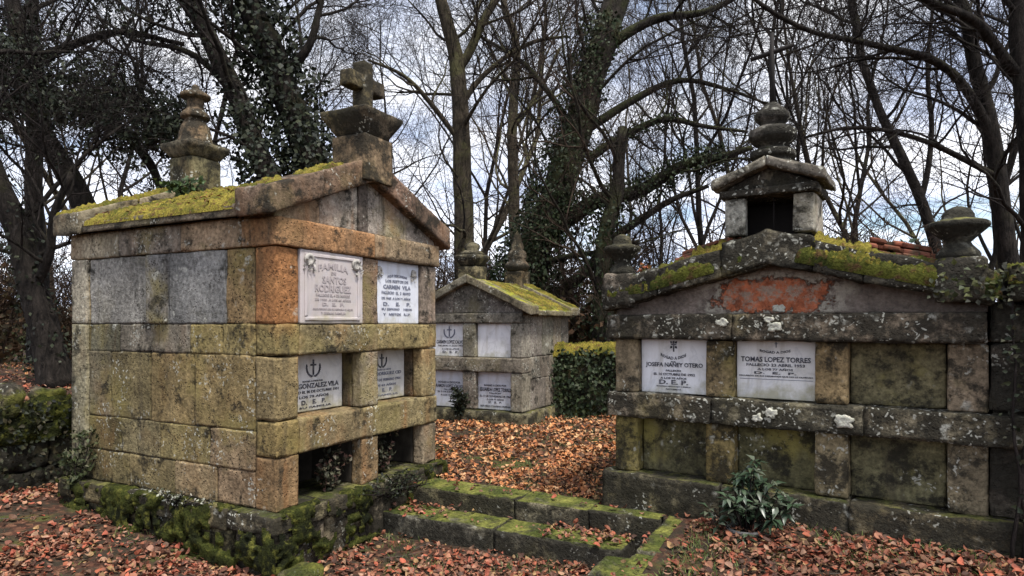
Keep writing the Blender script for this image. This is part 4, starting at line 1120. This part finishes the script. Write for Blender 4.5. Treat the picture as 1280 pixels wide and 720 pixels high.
gr = MB(); cnt = 0
while cnt < 19000:
    Y = 2.9 + 8 * r2.random() ** 1.5; X = r2.uniform(-.95, 1.0) * Y
    if blocked(X, Y): continue
    z, pr = top(X, Y)
    if pr < 1: continue
    dn = noise.noise(V3((X * 1.7 + 5, Y * 1.7, 3))) + .4 * noise.noise(V3((X * 6, Y * 6, 2)))
    x, y = w2loc(X, Y)
    if dn < .20 - (.3 if y < -2.1 else 0) + (.35 if (y > -.1 and x < 1.4) else 0): continue
    cnt += 1
    h = r2.uniform(.02, .075); b = V3((X, Y, z - .005)); lean = V3((r2.gauss(0, .5), r2.gauss(0, .5), 1)).normalized()
    a = r2.uniform(0, 3.14); s = V3((math.cos(a), math.sin(a), 0)) * .0028
    t = var(r2.choice([(.06, .09, .02), (.10, .13, .03), (.14, .15, .05), (.04, .06, .015)]), .2, r2)
    i0 = gr.vert(b - s, t); i1 = gr.vert(b + s, t); i2 = gr.vert(b + lean * h * .6 + s * .7, t); i3 = gr.vert(b + lean * h * .6 - s * .7, t); i4 = gr.vert(b + lean * h + V3((lean.x, lean.y, -.2)) * h * .3, t)
    gr.face(i0, i1, i2, i3); gr.face(i3, i2, i4)
tag(gr.build('grass', M['grass'], smooth=False), 'short green grass between fallen leaves', None, None, 'stuff')

# ------------------------------------------------------------------ trees
SID = (10, 7, 5, 3, 3, 3)
def grow(mt, mc, p, d, L, r, lvl, P, r2):
    n = (9, 9, 6, 5, 4, 3)[lvl]
    pts = [p.copy()]; q = p.copy(); dd = d.copy()
    for i in range(n):
        dd = (dd + rvec(r2) * P['wander'] * (1.15 if lvl < 3 else 1.0) + V3((0, 0, P['trop'][min(lvl, len(P['trop']) - 1)]))).normalized()
        q = q + dd * (L / n); pts.append(q.copy())
    rad = [max(r * (1 - .78 * (i / n) ** .9), P['rmin']) for i in range(n + 1)]
    tube(mt if lvl <= 1 else mc, pts, rad, SID[lvl], (1, 1, 1), cap=False)
    if lvl < P['max']:
        k = P['n'][lvl]; k = max(1, int(k * r2.uniform(.75, 1.25)))
        for i in range(k):
            t = P['t0'][lvl] + (1 - P['t0'][lvl]) * ((i + r2.random()) / k); t = min(t, .99)
            f = t * n; j = int(f); f -= j
            c = pts[j].lerp(pts[j + 1], f); ax = (pts[j + 1] - pts[j]).normalized()
            side = ax.cross(rvec(r2)); side.normalize()
            ang = math.radians(r2.uniform(28, 62))
            nd = (ax * math.cos(ang) + side * math.sin(ang)).normalized()
            grow(mt, mc, c, nd, L * r2.uniform(.42, .68) * (1.15 - .5 * t), max(rad[j] * r2.uniform(.42, .66), P['rmin']), lvl + 1, P, r2)

def smooth_path(pts, rads, sub=5):
    P = [pts[0] * 2 - pts[1]] + pts + [pts[-1] * 2 - pts[-2]]
    o, q = [], []
    for i in range(1, len(P) - 2):
        for s in range(sub):
            t = s / sub
            a, b, c, d = P[i - 1], P[i], P[i + 1], P[i + 2]
            o.append(.5 * ((2 * b) + (c - a) * t + (2 * a - 5 * b + 4 * c - d) * t * t + (3 * b - a - 3 * c + d) * t ** 3))
            q.append(rads[i - 1] + (rads[i] - rads[i - 1]) * t)
    o.append(pts[-1]); q.append(rads[-1])
    o = [p + V3((noise.noise(p * 1.3), noise.noise(p * 1.3 + V3((9, 0, 0))), 0)) * min(.06, r) for p, r in zip(o, q)]
    return o, q

PH = dict(wander=.25, trop=(.02, .04, .04, .03), n=(0, 8, 6, 5), t0=(.2, .2, .15, .1), max=4, rmin=.0022)
def back(L, f): return [(a, b, c * f, r * f) for a, b, c, r in L]
def hero(name, label, trunk, limbs, bark, twig, sprouts, seed, ivy=None, f=1.0, P=PH, sprout_L=(1.6, 3.2), t_from=.35, limb_sprouts=5, cat='tree'):
    """trunk/limbs: lists of (photo x, photo y, distance, radius in metres)"""
    r2 = random.Random(seed)
    if f != 1: trunk = back(trunk, f); limbs = [back(L, f) for L in limbs]
    base = U(*trunk[0][:3]); bz = H(base.x, base.y) - .1
    T = thing(name, label, cat, (base.x, base.y, bz))
    org = V3((base.x, base.y, bz))
    mt, mc = MB(), MB()
    paths = []
    tp = [U(*q[:3]) - org for q in trunk]; tr = [q[3] for q in trunk]
    if tp[0].z > .1:
        tp.insert(0, V3((tp[0].x * .6, 0, 0))); tr.insert(0, tr[0] * 1.35)
    for L in [None] + list(limbs):
        if L is None: pts, rads = tp, tr
        else: pts, rads = [U(*q[:3]) - org for q in L], [q[3] for q in L]
        o, q = smooth_path(pts, rads); tube(mt, o, q, 12 if L is None else 8, (1, 1, 1)); paths.append((o, q))
    for pi, (o, q) in enumerate(paths):
        ns = sprouts if pi == 0 else limb_sprouts
        for i in range(ns):
            t = (t_from if pi == 0 else .25) + (1 - (t_from if pi == 0 else .25)) * (i + r2.random()) / ns
            j = min(int(t * (len(o) - 1)), len(o) - 2); ax = (o[j + 1] - o[j]).normalized()
            side = ax.cross(rvec(r2)).normalized(); a = math.radians(r2.uniform(35, 75))
            Ls = r2.uniform(*sprout_L) * (1 if pi == 0 else .7)
            grow(mt, mc, o[j], (ax * math.cos(a) + side * math.sin(a)).normalized(), Ls, min(q[j] * .5, .010 * Ls + .008), 1, P, r2)
    mt.build('trunk', M[bark], T); mc.build('crown', M[twig], T)
    if ivy:
        iv = MB()
        for (pi, t0, t1, thick, n, L, pal, bias) in ivy:
            o, q = paths[pi]
            for _ in range(n):
                t = r2.uniform(t0, t1) * (len(o) - 1); j = min(int(t), len(o) - 2)
                c = o[j].lerp(o[j + 1], t - j); ax = (o[j + 1] - o[j]).normalized()
                s = (ax.cross(rvec(r2)).normalized() + V3(bias)).normalized()
                lump = .55 + .9 * max(0, noise.noise((c + s * .3) * 2.6) + .35)
                p = c + s * (q[j] + thick * lump * r2.random() ** .7)
                d = (rvec(r2) + s * .6 + V3((0, 0, -.4))).normalized(); sz = L * r2.uniform(.6, 1.25)
                leaf4(iv, p, d, (s + rvec(r2) * .6), sz, sz * .75, var(r2.choice(pal), .25, r2))
        iv.build('ivy', M['ivy'], T)
    return T

# two ivy covered leaning trunks behind the tall tomb
hero('leaning_tree', 'leaning tree, slim and bare above, ivied at its foot, behind the tall tomb pinnacle', [(352, 430, 9, .24), (345, 250, 9, .17), (318, 185, 9, .15), (290, 110, 9, .135), (262, 45, 9, .12), (222, -20, 9, .11), (180, -95, 9, .09)],
     [[(300, 135, 9, .06), (268, 90, 9.2, .05), (225, 62, 9.5, .04), (170, 50, 9.7, .03), (120, 20, 9.9, .02)]], 'bark', 'twig', 6, 101,
     ivy=[(0, .0, .52, .30, 2600, .075, DARKLEAF, (0, -.2, 0)), (0, .45, .8, .08, 500, .07, DARKLEAF, (0, 0, 0))])
hero('leaning_tree', 'broad leaning tree wholly wrapped in ivy, left of the stone cross', [(425, 430, 9.4, .28), (398, 240, 9.4, .24), (374, 165, 9.4, .22), (345, 80, 9.4, .2), (315, 10, 9.4, .18), (280, -80, 9.4, .15)],
     [[(352, 100, 9.4, .08), (385, 60, 9.3, .06), (400, 10, 9.3, .045), (410, -50, 9.3, .03)]], 'bark', 'twig', 6, 102,
     ivy=[(0, .05, 1, .34, 6500, .085, DARKLEAF, (0, -.2, 0))])
# left edge
hero('leaning_tree', 'thick dark leaning trunk above the bank wall at the edge of the wood', [(72, 486, 7.5, .20), (58, 430, 7.5, .16), (34, 345, 7.5, .145), (8, 260, 7.5, .13), (-30, 165, 7.5, .11), (-60, 60, 7.5, .09)],
     [[(40, 365, 7.5, .06), (60, 320, 7.4, .05), (66, 270, 7.3, .04), (90, 215, 7.3, .03)]], 'bark', 'twig', 7, 103, ivy=[(0, .1, .6, .05, 350, .06, DARKLEAF, (0, 0, 0))])
ev = hero('evergreen_tree', 'forked leaning tree carrying a dark evergreen crown above the tall tomb roof', [(135, 340, 9, .17), (104, 255, 9, .15), (62, 180, 9, .135), (36, 120, 9, .12), (22, 40, 9, .10), (10, -60, 9, .08)],
     [[(205, 250, 10, .05), (188, 205, 10, .07), (152, 165, 10, .075), (92, 133, 9.6, .08), (45, 112, 9.2, .085)],
      [(48, 150, 9, .08), (90, 125, 9, .07), (150, 130, 9.2, .055), (200, 150, 9.3, .04), (245, 185, 9.3, .025)],
      [(30, 80, 9, .07), (80, 60, 9.2, .06), (150, 40, 9.3, .045), (230, 55, 9.5, .03)]], 'bark', 'twig', 6, 104, limb_sprouts=7)
def evergreen_crown():
    r2 = random.Random(31); iv = MB(); o = V3(ev.location)
    def clump(x, y, Y, R, n):
        c = U(x, y, Y) - o
        for _ in range(n):
            v = rvec(r2) * R * r2.random() ** .6; v.z *= .6
            d = (rvec(r2) + V3((0, 0, -.3))).normalized(); sz = r2.uniform(.04, .085)
            leaf4(iv, c + v, d, rvec(r2), sz, sz * .55, var(r2.choice(DARKLEAF), .3, r2))
    for i in range(460):
        t = r2.random(); x = -20 + 265 * t; y = 85 + 85 * t + r2.gauss(0, 36 - 12 * t)
        clump(x, y, r2.uniform(8.2, 10.2), r2.uniform(.16, .30), 34)
    for i in range(140):
        x = r2.uniform(-30, 330); y = r2.uniform(-60, 60) - 20 * (x / 300)
        clump(x, y, r2.uniform(8.5, 10.5), r2.uniform(.12, .3), 24)
    iv.build('foliage', M['ivy'], ev)
evergreen_crown()
hero('bare_tree', 'upright dark tree at the far left with a trunk rising behind the leaning one', [(46, 485, 11, .17), (48, 350, 11, .15), (42, 230, 11, .13), (46, 110, 11, .12), (40, 20, 11, .1), (30, -60, 11, .08)], [], 'bark', 'twig', 8, 105)
# centre
hero('bare_tree', 'straight mossy bare tree forking high up, directly behind the small grey tomb', [(583, 425, 12, .22), (580, 300, 12, .185), (577, 185, 12, .165), (571, 85, 12, .14), (550, 5, 12, .11), (528, -85, 12, .09)],
     [[(573, 88, 12, .09), (598, 42, 12, .08), (622, -5, 12, .07), (655, -70, 12, .05)], [(577, 180, 12, .05), (540, 130, 11.8, .045), (505, 95, 11.6, .035), (460, 75, 11.4, .02)], [(578, 130, 12, .06), (610, 90, 12.2, .05), (660, 55, 12.4, .04), (710, 45, 12.6, .025)]], 'bark_warm', 'twig', 11, 106, t_from=.3)
hero('bare_tree', 'slim brown bare tree behind the spired small tomb, left of the ivied giant', [(646, 425, 16, .17), (643, 270, 16, .14), (640, 150, 16, .12), (646, 60, 16, .1), (628, 0, 16, .08), (620, -70, 16, .06)], [[(641, 160, 16, .06), (672, 120, 16, .05), (700, 60, 16, .035)]], 'bark_warm', 'twig', 12, 107, t_from=.25, sprout_L=(2, 4))
hero('ivied_tree', 'huge leaning tree with ivy on its trunk and a long mossy limb reaching right', [(648, 430, 10, .36), (662, 330, 10, .27), (696, 245, 10, .25), (724, 160, 10, .23), (746, 75, 10, .215), (772, 0, 10, .19), (800, -90, 10, .16)],
     [[(672, 312, 10, .15), (700, 280, 9.9, .14), (745, 252, 9.7, .12), (800, 238, 9.5, .10), (855, 206, 9.3, .085), (900, 196, 9.2, .06), (940, 184, 9.1, .035)],
      [(735, 200, 10, .07), (775, 172, 9.9, .06), (830, 150, 9.8, .05), (880, 158, 9.6, .035), (935, 165, 9.5, .02)],
      [(728, 165, 10, .075), (790, 125, 10, .06), (850, 100, 10, .045), (910, 112, 10, .03), (960, 130, 10, .015)],
      [(690, 375, 10.4, .10), (735, 335, 10.4, .09), (775, 292, 10.2, .075), (830, 255, 10, .05), (885, 232, 9.9, .03)],
      [(672, 330, 9.8, .05), (715, 320, 9.4, .045), (770, 312, 9.1, .035), (800, 300, 9, .02)],
      [(720, 180, 10, .06), (690, 120, 10.2, .05), (655, 80, 10.4, .04), (600, 45, 10.6, .025)],
      [(757, 60, 10, .09), (815, 25, 9.8, .07), (880, 15, 9.6, .05), (950, -20, 9.4, .03)]], 'bark_moss', 'twig', 8, 108, t_from=.45, limb_sprouts=7, f=1.2,
     ivy=[(0, .12, .82, .34, 6500, .07, IVY, (-.8, -.2, 0)), (0, .08, .45, .42, 4200, .075, IVY, (-.2, -.4, 0)), (1, .05, .85, .17, 3200, .06, IVY, (0, 0, .4)), (2, 0, .6, .10, 500, .06, IVY, (0, 0, 0))])
hero('ivied_tree', 'mossy trunk sheathed in ivy close behind the far urn of the wide tomb', [(754, 440, 10.8, .2), (754, 360, 10.8, .17), (756, 300, 10.8, .14), (770, 240, 10.8, .11), (778, 160, 10.8, .08)], [], 'bark_moss', 'twig_warm', 8, 109,
     ivy=[(0, .0, .75, .28, 1500, .07, IVY, (0, 0, 0))])
# right
hero('bare_tree', 'tall dark bare tree behind the near urn with a long limb arching left', [(1276, 425, 9, .15), (1258, 300, 9, .118), (1241, 185, 9, .105), (1223, 85, 9, .09), (1201, 0, 9, .08), (1182, -80, 9, .07)],
     [[(1242, 180, 9, .07), (1208, 112, 8.9, .062), (1162, 74, 8.8, .052), (1092, 56, 8.6, .04), (1022, 42, 8.5, .03), (965, 15, 8.4, .03), (925, -15, 8.3, .02)],
      [(1248, 222, 9, .045), (1185, 188, 8.8, .038), (1115, 165, 8.6, .03), (1060, 160, 8.5, .022), (1005, 172, 8.4, .018)]], 'bark', 'twig', 9, 110, limb_sprouts=9)
hero('bare_tree', 'thick dark trunk at the extreme right edge beyond the ivied pillar', [(1306, 425, 8, .14), (1292, 300, 8, .115), (1282, 150, 8, .10), (1274, 40, 8, .09), (1264, -70, 8, .08)], [[(1270, 90, 8, .07), (1225, 30, 7.8, .055), (1170, 5, 7.6, .04), (1110, -25, 7.5, .02)]], 'bark', 'twig', 7, 111)
hero('bare_tree', 'slanting dark bare tree between the lantern and the near urn', [(1190, 425, 13, .13), (1168, 300, 13, .105), (1128, 200, 13, .09), (1092, 120, 13, .075), (1070, 30, 13, .08), (1060, -70, 13, .06)], [[(1150, 250, 13, .06), (1165, 180, 13, .05), (1158, 90, 13, .04), (1165, 0, 13, .03)]], 'bark', 'twig', 12, 112, t_from=.3)

# the wood behind: five kinds of tree, each copied
PB = dict(wander=.17, trop=(.05, .09, .07, .05), n=(12, 6, 5, 4), t0=(.2, .2, .2, .15), max=4, rmin=.0038)
def template(seed, h, r, warm):
    r2 = random.Random(seed); T = thing('woodland_tree', '', 'tree'); mt, mc = MB(), MB()
    P = dict(PB); P['wander'] = .17 + .12 * r2.random()
    grow(mt, mc, V3((0, 0, -.2)), V3((r2.uniform(-.15, .15), r2.uniform(-.15, .15), 1)).normalized(), h, r, 0, P, r2)
    mt.build('trunk', M['bark_warm' if warm else 'bark'], T); mc.build('crown', M['twig_warm' if warm else 'twig'], T)
    return T
WLAB = 'slender bare tree among the many in the wood behind the tombs'
WGRP = 'bare trees of the wood behind the tombs'
protos = [template(200 + i, 11 + i * .8, .085 + .010 * i, i in (1, 4)) for i in range(5)]
spots = []
r2 = random.Random(55)
for Xp, Y in ((895, 17), (945, 21), (1040, 16), (1085, 22), (1150, 19), (1212, 16), (1245, 22), (1320, 14), (1400, 12), (1450, 16),
              (825, 22), (780, 26), (700, 24), (612, 24), (530, 19), (480, 24), (432, 21), (350, 26), (260, 19), (190, 24), (120, 16), (60, 22), (-20, 15), (-90, 14), (-160, 17),
              (400, 32), (650, 33), (860, 31), (1010, 32), (1180, 29), (1260, 26)):
    Xp += r2.uniform(-10, 10); spots.append(((Xp - 640) / 817 * Y, Y))
for i, (X, Y) in enumerate(spots):
    p = protos[i % 5]
    if i < 5: t = p
    else:
        t = p.copy(); COL.objects.link(t)
        for ch in p.children:
            c = ch.copy(); COL.objects.link(c); c.parent = t
    t.location = (X, Y, H(X, Y)); t.rotation_euler = (0, 0, r2.uniform(0, 6.28)); s = r2.uniform(.85, 1.25); t.scale = (s, s, s)
    t['label'] = WLAB; t['group'] = WGRP; t['category'] = 'tree'

# bare understorey shrubs
PS = dict(wander=.16, trop=(.10, .06, .04, .03), n=(6, 5, 4, 2), t0=(.25, .2, .2, .2), max=3, rmin=.004)
def shrub_template(seed, leafy):
    r2 = random.Random(seed); T = thing('bare_shrub', '', 'shrub'); mt, mc = MB(), MB()
    for i in range(11):
        a = r2.uniform(0, 6.28); grow(mt, mc, V3((math.cos(a) * .25 * r2.random(), math.sin(a) * .25 * r2.random(), -.1)), V3((math.cos(a) * .45, math.sin(a) * .45, 1)).normalized(), r2.uniform(1.1, 2.1), .014, 0, PS, r2)
    mt.build('stem', M['twig_warm'], T); mc.build('crown', M['twig_warm'], T)
    if leafy:
        lf = MB()
        for _ in range(1500):
            v = rvec(r2) * r2.random() ** .5; leaf4(lf, V3((v.x * .8, v.y * .8, .7 + v.z * .75)), rvec(r2), rvec(r2), .09, .06, var(r2.choice(leafy), .3, r2))
        lf.build('foliage', M['ivy'], T)
    return T
sp = [shrub_template(301, None), shrub_template(302, [(.10, .06, .03), (.13, .075, .04), (.08, .06, .03)]), shrub_template(303, [(.06, .075, .03), (.09, .09, .04), (.05, .06, .025)])]
slab = ['leafless twiggy shrub of the undergrowth behind the tombs', 'brown withered shrub of the undergrowth behind the tombs', 'dull green shrub of the undergrowth behind the tombs']
for i in range(48):
    k_ = i % 3
    while True:
        Y = r2.uniform(11, 22); X = r2.uniform(-1.0, 1.05) * Y * .9
        if not (i > 2 and abs(X) > 20): break
    if i < 3: t = sp[k_]
    else:
        t = sp[k_].copy(); COL.objects.link(t)
        for ch in sp[k_].children:
            c = ch.copy(); COL.objects.link(c); c.parent = t
    t.location = (X, Y, H(X, Y)); t.rotation_euler = (0, 0, r2.uniform(0, 6.28)); s = r2.uniform(.8, 1.5); t.scale = (s, s, s)
    t['label'] = slab[k_]; t['group'] = ('leafless shrubs', 'withered shrubs', 'green shrubs')[k_] + ' of the undergrowth'; t['category'] = 'shrub'
# a far wood that closes the horizon
fw = MB(); r3 = random.Random(66)
for i in range(420):
    a = math.radians(r3.uniform(-62, 62)); d = r3.uniform(34, 60); X, Y = d * math.sin(a), d * math.cos(a); z = H(X, Y)
    h = r3.uniform(2, 5) if i % 5 else r3.uniform(7, 11)
    p0 = V3((X, Y, z - .3)); p1 = p0 + V3((r3.gauss(0, .5), r3.gauss(0, .5), h * .5)); p2 = p1 + V3((r3.gauss(0, .7), r3.gauss(0, .7), h * .5))
    tube(fw, [p0, p1, p2], [.10 if i % 3 == 0 else .05, .06, .02], 4, (1, 1, 1), cap=False)
    for j in range(9):
        b = p0.lerp(p2, r3.uniform(.2, .95)); e = b + V3((r3.gauss(0, 1), r3.gauss(0, 1), r3.uniform(.4, 1.6)))
        tube(fw, [b, (b + e) * .5 + rvec(r3) * .15, e], [.03, .022, .01], 3, (1, 1, 1), cap=False)
tag(fw.build('far_wood', M['twig_warm']), 'distant bare wood closing the view', None, None, 'stuff')

# ------------------------------------------------------------------ sky, sun, camera
W_ = bpy.data.worlds.new('World'); SC.world = W_; W_.use_nodes = True
nt = W_.node_tree; nt.nodes.clear()
def N(t): return nt.nodes.new(t)
out = N('ShaderNodeOutputWorld'); bg = N('ShaderNodeBackground'); nt.links.new(bg.outputs[0], out.inputs[0])
sky = N('ShaderNodeTexSky'); sky.sky_type = 'NISHITA'; sky.sun_disc = False
SUN = V3((.42, -.55, 1.30)).normalized()
sky.sun_elevation = math.asin(SUN.z); sky.sun_rotation = math.atan2(SUN.x, SUN.y)
tc = N('ShaderNodeTexCoord'); sx = N('ShaderNodeSeparateXYZ'); nt.links.new(tc.outputs['Generated'], sx.inputs[0])
def mth(op, a, b):
    m = N('ShaderNodeMath'); m.operation = op
    for i, q in enumerate((a, b)):
        if isinstance(q, bpy.types.NodeSocket): nt.links.new(q, m.inputs[i])
        else: m.inputs[i].default_value = q
    return m.outputs[0]
zz = mth('ADD', mth('MAXIMUM', sx.outputs[2], 0.0), .22)
cx = N('ShaderNodeCombineXYZ'); nt.links.new(mth('DIVIDE', sx.outputs[0], zz), cx.inputs[0]); nt.links.new(mth('DIVIDE', sx.outputs[1], zz), cx.inputs[1])
nz_ = N('ShaderNodeTexNoise'); nt.links.new(cx.outputs[0], nz_.inputs['Vector']); nz_.inputs['Scale'].default_value = 1.5; nz_.inputs['Detail'].default_value = 8; nz_.inputs['Roughness'].default_value = .58; nz_.inputs['Distortion'].default_value = .4
mr = N('ShaderNodeMapRange'); mr.interpolation_type = 'SMOOTHSTEP'; nt.links.new(nz_.outputs['Fac'], mr.inputs[0]); mr.inputs[1].default_value = .30; mr.inputs[2].default_value = .50
n2_ = N('ShaderNodeTexNoise'); nt.links.new(cx.outputs[0], n2_.inputs['Vector']); n2_.inputs['Scale'].default_value = 2.4; n2_.inputs['Detail'].default_value = 6
cr_ = N('ShaderNodeValToRGB'); nt.links.new(n2_.outputs['Fac'], cr_.inputs[0])
cr_.color_ramp.elements[0].position = .35; cr_.color_ramp.elements[0].color = (4.2, 4.8, 6.4, 1); cr_.color_ramp.elements[1].position = .62; cr_.color_ramp.elements[1].color = (9.0, 9.1, 9.6, 1)
mx = N('ShaderNodeMix'); mx.data_type = 'RGBA'; nt.links.new(mr.outputs[0], mx.inputs[0]); nt.links.new(sky.outputs[0], mx.inputs[6]); nt.links.new(cr_.outputs[0], mx.inputs[7])
dp = N('ShaderNodeVectorMath'); dp.operation = 'DOT_PRODUCT'; nt.links.new(tc.outputs['Generated'], dp.inputs[0]); dp.inputs[1].default_value = SUN
gl = mth('ADD', mth('MULTIPLY', mth('POWER', mth('MAXIMUM', dp.outputs['Value'], 0.0), 2.0), .5), 1.0)
hz = mth('MULTIPLY', mth('POWER', mth('SUBTRACT', 1.0, mth('MAXIMUM', sx.outputs[2], 0.0)), 4.0), .6)
gl = mth('ADD', gl, hz)
sc_ = N('ShaderNodeVectorMath'); sc_.operation = 'SCALE'; nt.links.new(mx.outputs[2], sc_.inputs[0]); nt.links.new(gl, sc_.inputs['Scale'])
nt.links.new(sc_.outputs[0], bg.inputs[0]); bg.inputs[1].default_value = .09
ld = bpy.data.lights.new('sun', 'SUN'); ld.energy = 3.1; ld.angle = math.radians(12); ld.color = (1, .955, .88)
lo = bpy.data.objects.new('sun', ld); COL.objects.link(lo); lo.rotation_euler = SUN.to_track_quat('Z', 'Y').to_euler()
cd = bpy.data.cameras.new('camera'); cam = bpy.data.objects.new('camera', cd); COL.objects.link(cam)
cam.location = (0, 0, 1.6); cam.rotation_euler = (math.radians(90), 0, 0)
cd.sensor_width = 36; cd.lens = 817 / 1280 * 36; cd.shift_y = 45 / 1280; cd.clip_end = 500; cd.clip_start = .05
SC.camera = cam
SC.view_settings.view_transform = 'Standard'; SC.view_settings.look = 'None'; SC.view_settings.gamma = 1; SC.view_settings.use_curve_mapping = False
SC.view_settings.exposure = 0.78
SC.cycles.max_bounces = 5; SC.cycles.diffuse_bounces = 3; SC.cycles.glossy_bounces = 2; SC.cycles.caustics_reflective = False; SC.cycles.caustics_refractive = False
